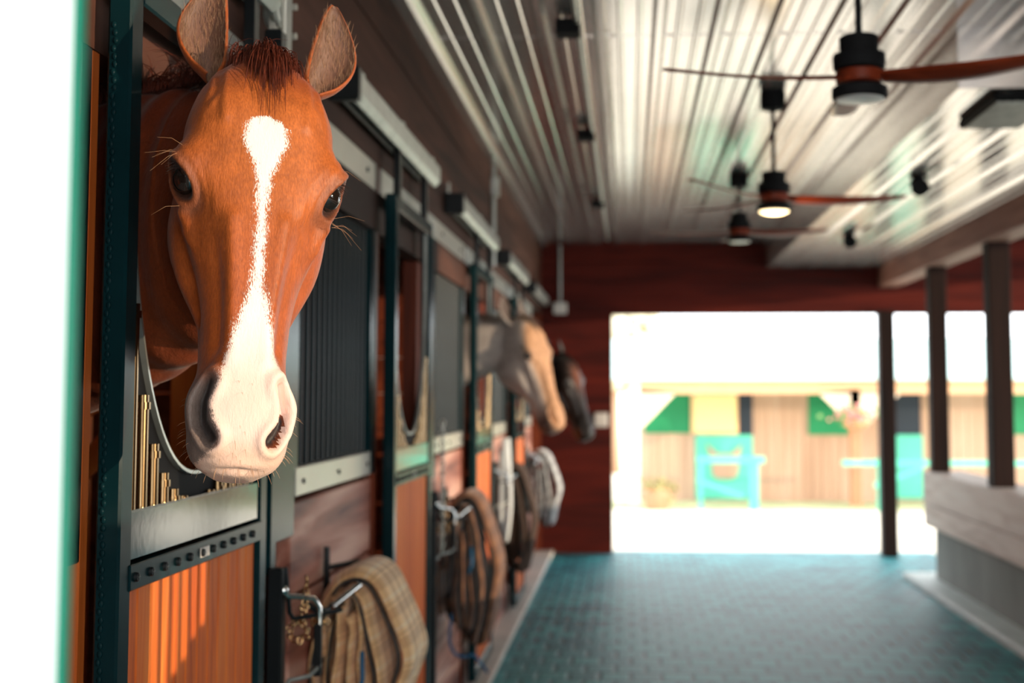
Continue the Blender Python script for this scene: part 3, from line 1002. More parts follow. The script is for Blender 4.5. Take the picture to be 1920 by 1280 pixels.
# conduit and fixtures on the ceiling
t = thing('ceiling_conduit', 'grey conduit with junction boxes along the dark side of the ceiling', 'conduit', (-.22, 8, CZ - .03))
MB().tube([(-.20, 2.0, CZ - .035), (-.20, 12.6, CZ - .035)], .011, 10).build('pipe', M['galv'], t, 'auto')
for y in (5.2, 7.4, 10.1):
    MB().box(-.285, -.19, y - .05, y + .06, CZ - .075, CZ - .019, b=.004).build('junction_box', M['blackmatte'], t)
for i, (px, py) in enumerate(((1722, 345), (1592, 448))):
    p = PX(px, py, z=2.74)
    lab = ('round black spot lamp on the lowered soffit, nearer one', 'round black spot lamp on the lowered soffit, farther one')[i]
    t = thing('spot_lamp', lab, 'spot lamp', (p.x, p.y, 2.79), group='black spot lamps on the soffit')
    MB().lathe((p.x, p.y, 2.79), [(.05, -.01), (.055, -.001)]).build('base_plate', M['blackmatte'], t, 'auto')
    MB().tube([(p.x, p.y, 2.78), (p.x, p.y, 2.75)], .014, 10).build('stem', M['blackmatte'], t, 'auto')
    MB().tube([(p.x, p.y + .03, 2.755), (p.x, p.y + .02, 2.75), (p.x, p.y - .05, 2.71)], [.03, .045, .052], 18).build('lamp_head', M['blackmatte'], t, 'auto')
t = thing('ceiling_speaker', 'dark mesh speaker grille on the soffit near the right edge', 'speaker', (1.72, 6.1, 2.79))
p = PX(1890, 205, z=2.77)
m = MB().box(p.x - .14, p.x + .14, p.y - .3, p.y + .3, 2.745, 2.79, b=.01)
m.build('housing', M['blackmatte'], t)
m = MB()
for i in range(14): m.box(p.x - .12, p.x + .12, p.y - .27 + i * .04, p.y - .262 + i * .04, 2.738, 2.746)
for i in range(7): m.box(p.x - .12 + i * .038, p.x - .112 + i * .038, p.y - .28, p.y + .27, 2.738, 2.746)
m.build('mesh_grille', M['galv'], t)
# end wall hardware
p = PX(1050, 578, y=YE - .03)
t = thing('pull_box', 'small off-white box on a conduit hanging at the left of the end wall', 'electrical box', (p.x, YE, p.z))
MB().box(p.x - .065, p.x + .065, YE - .06, YE, p.z - .055, p.z + .055, b=.008).build('box', M['plastic'], t)
MB().tube([(p.x, YE - .025, p.z + .05), (p.x, YE - .025, CZ - .02)], .013, 10).build('conduit', M['galv'], t, 'auto')
p = PX(1127, 787, y=YE - .03)
tag(MB().box(p.x - .065, p.x + .065, YE - .04, YE, p.z - .07, p.z + .07, b=.01).build('wall_switch', M['plastic']), 'off-white switch box on the red end wall beside the doorway', 'switch')
p = PX(927, 350, x=WX + .02)
t = thing('wall_conduit', 'vertical grey conduit on the upper stall wall near the far end', 'conduit', (WX, p.y, p.z))
MB().tube([(WX + .015, p.y, 2.35), (WX + .015, p.y, CZ - .05)], .014, 10).build('pipe', M['galv'], t, 'auto')
MB().box(WX, WX + .05, p.y - .04, p.y + .04, p.z - .06, p.z + .06, b=.004).build('box', M['galv'], t)

# ------------------------------------------------------------------ horses
def ccurve(keys, vals, q):
    """smooth interpolation (Catmull-Rom) of vals (K x D) at keys"""
    keys = np.array(keys, float); vals = np.array(vals, float)
    out = []
    for x in q:
        i = int(np.clip(np.searchsorted(keys, x) - 1, 0, len(keys) - 2))
        t = (x - keys[i]) / (keys[i + 1] - keys[i])
        p1, p2 = vals[i], vals[i + 1]
        p0 = vals[i - 1] if i > 0 else p1 - (p2 - p1)
        p3 = vals[i + 2] if i + 2 < len(vals) else p2 + (p2 - p1)
        m1 = (p2 - p0) / (keys[i + 1] - (keys[i - 1] if i > 0 else keys[i] - (keys[i + 1] - keys[i]))) * (keys[i + 1] - keys[i])
        m2 = (p3 - p1) / ((keys[i + 2] if i + 2 < len(keys) else keys[i + 1] + (keys[i + 1] - keys[i])) - keys[i]) * (keys[i + 1] - keys[i])
        out.append((2 * t ** 3 - 3 * t * t + 1) * p1 + (t ** 3 - 2 * t * t + t) * m1 + (-2 * t ** 3 + 3 * t * t) * p2 + (t ** 3 - t * t) * m2)
    return np.array(out)
# distance down from poll : 7 (x,y) points of half section, front middle -> jaw middle
HEAD = [
 (.010, [(0, -.010), (.020, -.008), (.034, .010), (.040, .035), (.034, .060), (.020, .075), (0, .08)]),
 (.035, [(0, -.035), (.030, -.030), (.052, -.005), (.062, .035), (.056, .075), (.032, .105), (0, .11)]),
 (.075, [(0, -.058), (.045, -.053), (.078, -.030), (.092, .020), (.080, .085), (.048, .125), (0, .135)]),
 (.12, [(0, -.074), (.055, -.070), (.094, -.046), (.108, .010), (.096, .095), (.055, .155), (0, .17)]),
 (.17, [(0, -.081), (.062, -.076), (.103, -.054), (.118, -.008), (.102, .080), (.066, .175), (0, .195)]),
 (.215, [(0, -.083), (.062, -.077), (.103, -.055), (.120, -.010), (.106, .080), (.076, .195), (0, .215)]),
 (.26, [(0, -.083), (.056, -.077), (.093, -.053), (.112, -.010), (.112, .085), (.084, .20), (0, .22)]),
 (.32, [(0, -.082), (.044, -.076), (.074, -.048), (.096, -.006), (.108, .080), (.078, .185), (0, .205)]),
 (.38, [(0, -.080), (.036, -.074), (.059, -.045), (.076, -.004), (.088, .06), (.058, .14), (0, .155)]),
 (.44, [(0, -.078), (.032, -.072), (.053, -.042), (.066, -.002), (.066, .04), (.044, .09), (0, .098)]),
 (.50, [(0, -.080), (.033, -.074), (.054, -.040), (.063, -.004), (.058, .035), (.038, .068), (0, .074)]),
 (.55, [(0, -.085), (.040, -.080), (.063, -.048), (.069, -.008), (.060, .030), (.040, .060), (0, .066)]),
 (.59, [(0, -.085), (.042, -.080), (.065, -.050), (.070, -.010), (.060, .028), (.038, .056), (0, .062)]),
 (.622, [(0, -.076), (.038, -.071), (.060, -.044), (.066, -.010), (.056, .024), (.034, .048), (0, .054)]),
 (.645, [(0, -.058), (.028, -.054), (.046, -.036), (.050, -.010), (.042, .018), (.026, .036), (0, .042)]),
 (.658, [(0, -.032), (.012, -.030), (.022, -.020), (.026, -.008), (.022, .008), (.012, .018), (0, .022)]),
]
def head_loft(nz=110, na=72):
    keys = [h[0] for h in HEAD]
    vals = [np.array(h[1]).ravel() for h in HEAD]
    qs = np.linspace(keys[0], keys[-1], nz)
    rows = ccurve(keys, vals, qs)
    vs, fs = [], []
    for z, r in zip(qs, rows):
        pts = r.reshape(7, 2)
        ring = np.vstack([pts, np.array([[-x, y] for x, y in pts[-2:0:-1]])])   # 12 closed
        k = len(ring)
        ext = np.vstack([ring[-2:], ring, ring[:3]])
        q = np.linspace(0, k, na, endpoint=False) + 2
        sec = ccurve(np.arange(len(ext)), ext, q)
        for x, y in sec: vs.append((x, y, -z))
    for i in range(nz - 1):
        for j in range(na):
            l = (j + 1) % na
            fs.append((i * na + j, i * na + l, (i + 1) * na + l, (i + 1) * na + j))
    fs.append(tuple(range(na))); fs.append(tuple((nz - 1) * na + j for j in range(na))[::-1])
    return vs, fs
def oval_loft(stations, n=40):
    """stations: (centre, half-height up, half-height down, half-width); up axis is world Z made perpendicular"""
    C_ = ccurve(range(len(stations)), [[*s[0], s[1], s[2]] for s in stations], np.linspace(0, len(stations) - 1, (len(stations) - 1) * 12 + 1))
    vs, fs = [], []
    N = len(C_)
    for i, c in enumerate(C_):
        p = Vector(c[:3]); t = (Vector(C_[min(N - 1, i + 1)][:3]) - Vector(C_[max(0, i - 1)][:3])).normalized()
        up = Vector((0, 0, 1)); up = (up - t * up.dot(t)).normalized(); sd_ = t.cross(up)
        for k in range(n):
            a = 2 * PI * k / n
            ca, sa = math.cos(a), math.sin(a)
            vs.append(p + up * ca * c[3] + sd_ * sa * c[4] * (1 - .18 * ca))
    for i in range(N - 1):
        for k in range(n):
            l = (k + 1) % n
            fs.append((i * n + k, i * n + l, (i + 1) * n + l, (i + 1) * n + k))
    fs.append(tuple(range(n))); fs.append(tuple((N - 1) * n + k for k in range(n))[::-1])
    return vs, fs
def gauss(p, c, s):
    d = (p - np.array(c)) / np.array(s)
    return np.exp(-(d * d).sum(1))
def seg_dist(p, a, b):
    a, b = np.array(a, float), np.array(b, float)
    ab = b - a
    t = np.clip(((p - a) @ ab) / (ab @ ab), 0, 1)
    return np.linalg.norm(p - (a + t[:, None] * ab), axis=1), t
def polyd(p, pts):
    best = None
    for a, b in zip(pts, pts[1:]):
        d, _ = seg_dist(p, a, b)
        best = d if best is None else np.minimum(best, d)
    return best
EYE = np.array([.1155, -.040, -.237])

def ear_mesh(sgn, tilt_out, yaw_out, L=.165, W=.040, base=None, nod=0.0):
    """cupped leaf shaped ear in head-local space, with inner flag per vertex"""
    nu, nv = 20, 30
    outer, inner = [], []
    for j in range(nv + 1):
        v = j / nv
        w = W * (math.sin(PI * min(1, (v * .90 + .075)) ** .95)) ** .68 * (1.0 if v > .12 else .72 + .28 * v / .12)
        w = max(w, .002 if v < 1 else .0015)
        dep = .040 * (1 - v) ** .55 + .003
        bend = .014 * v * v * -1
        lx = .020 * math.sin(v * PI) - .006 * v
        for i in range(nu + 1):
            u = i / nu * 2 - 1
            a = u * R(118 - 50 * v)
            amax = R(118 - 50 * v)
            x = w * math.sin(a) / max(.6, math.sin(min(amax, PI / 2)))
            y = dep * (math.cos(a) - math.cos(amax) * .4) * .62
            outer.append((x + lx * sgn, y + bend, v * L))
            inner.append((x * (1 - .0045 / max(w, .006)) + lx * sgn, y - .0045 + bend, v * L + (0 if v < .97 else -.003)))
    rot = Euler((R(-6 + nod), R(tilt_out) * sgn, R(yaw_out) * sgn)).to_matrix()
    base = Vector(base)
    def tr(L_): return [tuple(base + rot @ Vector(p)) for p in L_]
    vs = tr(outer) + tr(inner)
    K = (nu + 1) * (nv + 1)
    fs = []
    for j in range(nv):
        for i in range(nu):
            a = j * (nu + 1) + i
            fs.append((a, a + 1, a + nu + 2, a + nu + 1))
            fs.append((K + a, K + a + nu + 1, K + a + nu + 2, K + a + 1))
        a = j * (nu + 1)
        fs.append((a, a + nu + 1, K + a + nu + 1, K + a))
        a += nu
        fs.append((a, K + a, K + a + nu + 1, a + nu + 1))
    for i in range(nu):
        a = nv * (nu + 1) + i
        fs.append((a, a + 1, K + a + 1, K + a))
        fs.append((i, K + i, K + i + 1, i + 1))
    fl = [0.0] * K + [1.0] * K
    # rim vertices are not inner
    for j in range(nv + 1):
        for i in (0, nu):
            fl[K + j * (nu + 1) + i] = 0.0
    return vs, fs, fl

def strand_mb(rs, roots, dirs, length, width, droop, n=6, jitter=.25, spread=None, lens=None):
    m = MB()
    for ii, (p, d) in enumerate(zip(roots, dirs)):
        p = Vector(p); d = Vector(d).normalized()
        L = length * rs.uniform(.6, 1.1) * (lens[ii] if lens else 1)
        side = Vector((rs.uniform(-1, 1), rs.uniform(-1, 1), rs.uniform(-1, 1))) * jitter
        pts = [p.copy()]
        cur = d.copy()
        for i in range(n):
            cur = (cur + side / n + Vector(droop) * (1.0 / n)).normalized()
            pts.append(pts[-1] + cur * (L / n))
        rr = [width * (1 - .85 * (i / n) ** 1.5) for i in range(n + 1)]
        m.tube(pts, rr, 4, cap=False)
    return m

def m_coat(name, haircol=1.0, rough=.5):
    k = NT(name)
    at = k.n('ShaderNodeAttribute', attribute_name='coat')
    wh = k.n('ShaderNodeAttribute', attribute_name='white')
    wc = k.n('ShaderNodeAttribute', attribute_name='whitecol')
    tc = k.n('ShaderNodeTexCoord')
    mp = k.n('ShaderNodeMapping'); mp.inputs['Scale'].default_value = (1, 1, .28)
    k.l(tc.outputs['Object'], mp.inputs[0])
    nz = k.noise(mp.outputs[0], 420, 3, .6)
    nz2 = k.noise(tc.outputs['Object'], 26, 4, .6)
    nz3 = k.noise(mp.outputs[0], 95, 3, .6)
    base = k.mix(1.0, at.outputs['Color'], k.ramp(nz2, [(.3, (.80, .78, .76)), (.7, (1.12, 1.1, 1.08))]), 'MULTIPLY')
    base = k.mix(1.0, base, k.ramp(nz, [(.35, (.80, .78, .76)), (.65, (1.16, 1.18, 1.2))]), 'MULTIPLY')
    mp2 = k.n('ShaderNodeMapping'); mp2.inputs['Scale'].default_value = (1, 1, .16)
    k.l(tc.outputs['Object'], mp2.inputs[0])
    nz9 = k.noise(mp2.outputs[0], 900, 2, .6)
    d = k.math('ADD', wh.outputs['Fac'], k.math('MULTIPLY', k.math('SUBTRACT', nz9, .5), 2.4))
    d = k.math('ADD', d, k.math('MULTIPLY', k.math('SUBTRACT', nz3, .5), 1.0))
    fac = k.ramp(d, [(.36, (0, 0, 0)), (.64, (1, 1, 1))])
    k.l(k.mix(fac, base, wc.outputs['Color']), k.p.inputs['Base Color'])
    k.p.inputs['Roughness'].default_value = rough
    k.p.inputs['Specular IOR Level'].default_value = .35
    k.p.inputs['Sheen Weight'].default_value = .12
    k.p.inputs['Sheen Roughness'].default_value = .4
    k.bump(k.math('ADD', nz, k.math('MULTIPLY', nz3, 1.6)), .35, .002)
    return k.m
M['eye'] = paint('dark_eye', (0.012, 0.008, 0.006), 0.04, 0, .2, 10, 0, 1.0)
M['lash'] = paint('pale_whisker_hair', lin((200, 150, 110)), .5, 0, .1)
M['earhair'] = paint('ear_fuzz', lin((150, 112, 84)), .7, 0, .35, 90)
M['darkhair'] = paint('dark_lash_hair', lin((50, 26, 16)), .5, 0, .1)

def smooth01(x, a, b):
    t = np.clip((x - a) / (b - a), 0, 1)
    return t * t * (3 - 2 * t)

def build_horse(name, label, head_loc, head_rot, neck, barrel, legs, voxel, colf, hairmat, coatmat, ears, seed=1, detail=True, group=None):
    rs = random.Random(seed)
    H = Matrix.LocRotScale(Vector(head_loc), Euler(tuple(R(a) for a in head_rot), 'XYZ'), Vector((1, 1, 1.04)))
    Hn = np.array(H)
    t = thing(name, label, 'horse', (barrel[1][0][0], barrel[1][0][1], .03), group=group)
    mb = MB()
    vs, fs = head_loft()
    mb.add([H @ Vector(v) for v in vs], fs)
    vs, fs = oval_loft(neck); mb.add(vs, fs)
    vs, fs = oval_loft(barrel); mb.add(vs, fs)
    for lg in legs:
        pts = [Vector(p[:3]) for p in lg]
        C_ = ccurve(range(len(lg)), [list(p) for p in lg], np.linspace(0, len(lg) - 1, (len(lg) - 1) * 6 + 1))
        mb.tube([c[:3] for c in C_], [float(c[3]) for c in C_], 16)
    tmp = mb.build('tmp', coatmat)
    rm = tmp.modifiers.new('r', 'REMESH'); rm.mode = 'VOXEL'; rm.voxel_size = voxel
    sm = tmp.modifiers.new('s', 'SMOOTH'); sm.iterations = 5 if detail else 2; sm.factor = .5
    dg = bpy.context.evaluated_depsgraph_get()
    ev = tmp.evaluated_get(dg)
    me = bpy.data.meshes.new_from_object(ev)
    bpy.data.objects.remove(tmp)
    n = len(me.vertices)
    co = np.zeros(n * 3); me.vertices.foreach_get('co', co); co = co.reshape(-1, 3)
    no = np.zeros(n * 3); me.vertex_normals.foreach_get('vector', no); no = no.reshape(-1, 3)
    Hi = np.linalg.inv(Hn)
    p = co @ Hi[:3, :3].T + Hi[:3, 3]
    nl = no @ Hi[:3, :3].T
    # head features, in head-local space
    inh = (p[:, 2] < .02) & (p[:, 2] > -.70) & (np.abs(p[:, 0]) < .16) & (p[:, 1] < .26)
    d = np.zeros(n)
    disp = np.zeros((n, 3))
    for s in (1, -1):
        q = p * np.array([s, 1, 1])
        # brow ridge / orbit bulge
        d += .013 * gauss(q, (.107, -.044, -.212), (.028, .030, .026))
        d += .007 * gauss(q, (.113, -.036, -.246), (.03, .032, .034))
        d -= .007 * gauss(q, (.095, -.02, -.165), (.03, .03, .022))        # hollow above the eye
        d -= .006 * gauss(q, (.094, -.058, -.288), (.022, .022, .03))       # below the eye inner
        # facial crest
        dd, tt = seg_dist(q, (.103, -.024, -.285), (.084, -.030, -.40))
        d += .0080 * np.exp(-(dd / .012) ** 2) * (1 - .3 * tt)
        dd, tt = seg_dist(q, (.098, .020, -.30), (.072, .016, -.43))
        d -= .0085 * np.exp(-(dd / .016) ** 2)
        # jaw disc edge
        d += .008 * gauss(q, (.108, .11, -.27), (.05, .07, .07))
        d += .004 * gauss(q, (.10, .055, -.36), (.03, .02, .05))
        # nasal bone plane edge
        dd, tt = seg_dist(q, (.038, -.08, -.30), (.026, -.078, -.50))
        d += .0035 * np.exp(-(dd / .011) ** 2)
        dd, tt = seg_dist(q, (.058, -.055, -.30), (.045, -.055, -.48))
        d -= .005 * np.exp(-(dd / .014) ** 2)
        # veins
        for pts in ([(.100, -.01, -.30), (.084, -.035, -.35), (.070, -.045, -.42), (.058, -.045, -.49)],
                    [(.084, -.035, -.35), (.085, .00, -.40), (.075, .02, -.45)],
                    [(.07, -.07, -.10), (.085, -.055, -.15), (.088, -.058, -.19)]):
            d += .0022 * np.exp(-(polyd(q, pts) / .0048) ** 2)
        # taut skin folds running from the ear base to the temple
        for pts in ([(.074, -.012, -.055), (.080, -.045, -.10), (.088, -.052, -.15)], [(.060, -.030, -.045), (.062, -.062, -.10), (.060, -.074, -.15)]):
            d += .0030 * np.exp(-(polyd(q, pts) / .0075) ** 2)
        # forehead muscle
        d += .004 * gauss(q, (.045, -.075, -.12), (.03, .03, .05))
        # nostril flare and cavity
        d += .008 * gauss(q, (.072, -.035, -.555), (.018, .028, .04))
        d += .006 * gauss(q, (.048, -.074, -.525), (.014, .016, .022))
        nd = polyd(q, [(.052, -.072, -.535), (.060, -.066, -.560), (.058, -.068, -.590), (.046, -.074, -.610)])
        wdt = .0115
        cav = np.exp(-(nd / wdt) ** 4) * (nl[:, 1] < .3)
        disp += cav[:, None] * np.array([-s * .006, .024, .004])
        d += .0045 * np.exp(-((nd - .020) / .007) ** 2)
        # chin / lips
        md = polyd(q, [(0, -.056, -.652), (.036, -.040, -.640), (.054, -.012, -.622), (.056, .012, -.604), (.052, .03, -.585)])
        d -= .0035 * np.exp(-(md / .0045) ** 2)
        d += .0015 * np.exp(-((md - .012) / .008) ** 2)
        # eye socket opening: almond running down/forward
        e = q - EYE
        ax = np.array([-.05, -.42, -.90]); ax /= np.linalg.norm(ax)
        out = np.array([.85, -.52, .02]); out /= np.linalg.norm(out)
        ay = np.cross(out, ax)
        a, b, c = e @ ax, e @ ay, e @ out
        rr = np.sqrt((a / .0275) ** 2 + (b / .016) ** 2)
        near = (np.abs(c) < .04)
        hole = (1 / (1 + np.exp((rr - 1) * 9))) * near
        disp += hole[:, None] * (-.011) * out * np.array([s, 1, 1])
        d += .0045 * np.exp(-((rr - 1.35) / .28) ** 2) * near
        for off, amp in ((2.1, .0013), (2.8, .0006)):
            d += amp * np.exp(-((rr - off) / .22) ** 2) * near * (b < 0.004)
    # fine wrinkles by the poll
    d += .0015 * np.sin(p[:, 2] * 260 + 12 * np.abs(p[:, 0]) * 10) * gauss(np.abs(p), (.075, .0, .03), (.02, .05, .05))
    # neck skin folds behind the jaw
    Y = p + nl * (1.25 * d * inh)[:, None] + disp * inh[:, None]
    nf = (~inh)
    fold = .0035 * np.sin(p[:, 1] * 85 + p[:, 2] * 10) * np.exp(-((p[:, 1] - .33) / .16) ** 2) * nf
    Y = Y + nl * fold[:, None]
    co2 = Y @ Hn[:3, :3].T + Hn[:3, 3]
    # ears join the same mesh
    verts = co2
    allp = [p]
    polys = [tuple(pl.vertices) for pl in me.polygons]
    flags = [np.zeros(n)]
    kd = n
    for (sg, to, yo, base, nod) in ears:
        vs, fs, fl = ear_mesh(sg, to, yo, base=base, nod=nod)
        va = np.array(vs)
        allp.append(va); flags.append(np.array(fl) + 2)
        verts = np.vstack([verts, va @ Hn[:3, :3].T + Hn[:3, 3]])
        polys += [tuple(i + kd for i in f) for f in fs]
        kd += len(vs)
    pl = np.vstack(allp); fl = np.concatenate(flags)
    bpy.data.meshes.remove(me)
    me = bpy.data.meshes.new('body')
    inv = np.array(parent_world(t).inverted())
    vv = verts @ inv[:3, :3].T + inv[:3, 3]
    me.from_pydata(vv.tolist(), [], polys)
    coat, white, wcol = colf(pl, fl, verts)
    for nm, dt, arr in (('coat', 'FLOAT_COLOR', coat), ('whitecol', 'FLOAT_COLOR', wcol)):
        at = me.attributes.new(nm, dt, 'POINT')
        at.data.foreach_set('color', np.hstack([arr, np.ones((len(arr), 1))]).astype(np.float32).ravel())
    at = me.attributes.new('white', 'FLOAT', 'POINT'); at.data.foreach_set('value', white.astype(np.float32))
    me.materials.append(coatmat); me.shade_smooth()
    o = bpy.data.objects.new('body', me); COL.objects.link(o); o.parent = t
    # eyes
    for s in (1, -1):
        c = EYE * np.array([s, 1, 1]) + np.array([-.0150 * s, .0075, 0])
        w = H @ Vector(c)
        MB().ball(tuple(w), .0245, 28, 18).build('eye', M['eye'], t, True)
    # forelock: a mat of fine strands from the poll down the forehead
    roots, dirs, fl_ = [], [], []
    nst = 1500 if detail else 90
    for i in range(nst):
        x = max(-.042, min(.042, rs.gauss(0, .017)))
        fl_.append(.40 + .62 * math.exp(-(x / .020) ** 2))
        yy = rs.uniform(-.02, .045)
        roots.append(H @ Vector((x * 1.15, yy, .004 - .25 * abs(x) - (.02 if yy < 0 else .0) + rs.uniform(-.012, .006))))
        dirs.append(H.to_3x3() @ Vector((x * 9 + rs.uniform(-.2, .2), -.75 - rs.random() * .4, .45 + rs.uniform(-.3, .3))))
    for lay in range(2 if detail else 1):
        sub = [i for i in range(nst) if i % 2 == lay] if detail else list(range(nst))
        m = strand_mb(rs, [roots[i] for i in sub], [dirs[i] for i in sub], (.155, .12)[lay], .0009 if detail else .003, H.to_3x3() @ Vector((0, .10, -4.2)), 9, .28, lens=[fl_[i] for i in sub])
        m.build('forelock', hairmat, t, True, fix=False)
    if detail:
        em = MB(); o_ = 0
        for (sg, to, yo, base, nod) in ears:
            vs, fs, fl = ear_mesh(sg, to, yo, base=base, nod=nod)
            ins = [i for i, f in enumerate(fl) if f > .5]
            for _ in range(420):
                i = ins[int(len(ins) * rs.random() ** 1.2 * .86)]
                a0 = Vector(vs[i]); ctr = Vector(base) + Vector((0, -.02, 0))
                d0 = Vector((rs.uniform(-.35, .35), -.35 + rs.uniform(-.3, .1), 1)).normalized()
                L = rs.uniform(.008, .022)
                em.tube([H @ a0, H @ (a0 + d0 * L * .5), H @ (a0 + d0 * L + Vector((rs.uniform(-.003, .003), -.002, 0)))], [.0004, .0003, .00012], 3, cap=False)
        em.build('ear_hair', M['earhair'], t, True, fix=False)
    # mane along the crest
    roots, dirs = [], []
    C_ = ccurve(range(len(neck)), [[*s[0], s[1], s[2]] for s in neck], np.linspace(.15, len(neck) - 1, 120))
    nst = 2600 if detail else 260
    for i in range(nst):
        c = C_[rs.randrange(len(C_))]
        tdir = Vector((C_[-1][0] - C_[0][0], C_[-1][1] - C_[0][1], 0)).normalized()
        sdv = Vector((-tdir.y, tdir.x, 0))
        off = rs.uniform(-.02, .02)
        roots.append(Vector(c[:3]) + Vector((0, 0, c[3] * .985)) + sdv * off + tdir * rs.uniform(-.01, .01))
        dirs.append(Vector((0, 0, .55)) + sdv * (off * 14 + (-.25 if detail else .6)) + tdir * rs.uniform(-.25, .25))
    strand_mb(rs, roots, dirs, .10, .0010 if detail else .0035, (0, 0, -2.2), 6, .5).build('mane', hairmat, t, True, fix=False)
    if detail:
        # whiskers and lashes
        m = MB()
        for i in range(90):
            a = rs.uniform(-1, 1)
            z = rs.uniform(-.655, -.53)
            src = np.array([.07 * a, -.08 + .05 * abs(a) + rs.uniform(0, .05), z])
            j = int(np.argmin(((Y - src) ** 2).sum(1)))
            if np.min(polyd(p[j:j + 1] * np.array([np.sign(p[j, 0]), 1, 1]), [(.052, -.072, -.535), (.060, -.066, -.560), (.058, -.068, -.590), (.046, -.074, -.610)])) < .020: continue
            w0 = Vector(co2[j]); dn = Vector(no[j]) + Vector((0, 0, -.45))
            L = rs.uniform(.006, .018)
            m.tube([w0, w0 + dn.normalized() * L * .6, w0 + dn.normalized() * L + Vector((0, 0, -.002))], [.0003, .00025, .0001], 3, cap=False)
        tag(m.build('whiskers', M['lash'], t, True, fix=False), kind='stuff')
        m = MB()
        for s in (1, -1):
            for i in range(14):
                c = Vector((EYE[0] * s * 1.02, EYE[1] - .004 + rs.uniform(-.01, .012), EYE[2] + .016 + rs.uniform(-.006, .006)))
                dd_ = Vector((s * 1.0, -.25 + rs.uniform(-.3, .3), -.35 + rs.uniform(-.3, .3))).normalized()
                L = rs.uniform(.012, .022)
                m.tube([H @ c, H @ (c + dd_ * L * .5), H @ (c + dd_ * L + Vector((0, 0, -.003)))], [.0005, .0004, .0002], 3, cap=False)
        tag(m.build('eyelashes', M['darkhair'], t, True, fix=False), kind='stuff')
        m = MB()
        for s in (1, -1):
            for i in range(7):
                c = Vector((EYE[0] * s * .97, EYE[1] - .01 + rs.uniform(-.01, .01), EYE[2] + rs.choice((-.04, -.05, .036, .04)) + rs.uniform(-.005, .005)))
                dd_ = Vector((s * 1.0, -.3, rs.uniform(-.8, .5))).normalized()
                L = rs.uniform(.03, .06)
                m.tube([H @ c, H @ (c + dd_ * L * .5), H @ (c + dd_ * L + Vector((0, 0, -.012)))], [.0003, .00022, .0001], 3, cap=False)
        tag(m.build('eye_whiskers', M['lash'], t, True, fix=False), kind='stuff')
    return t

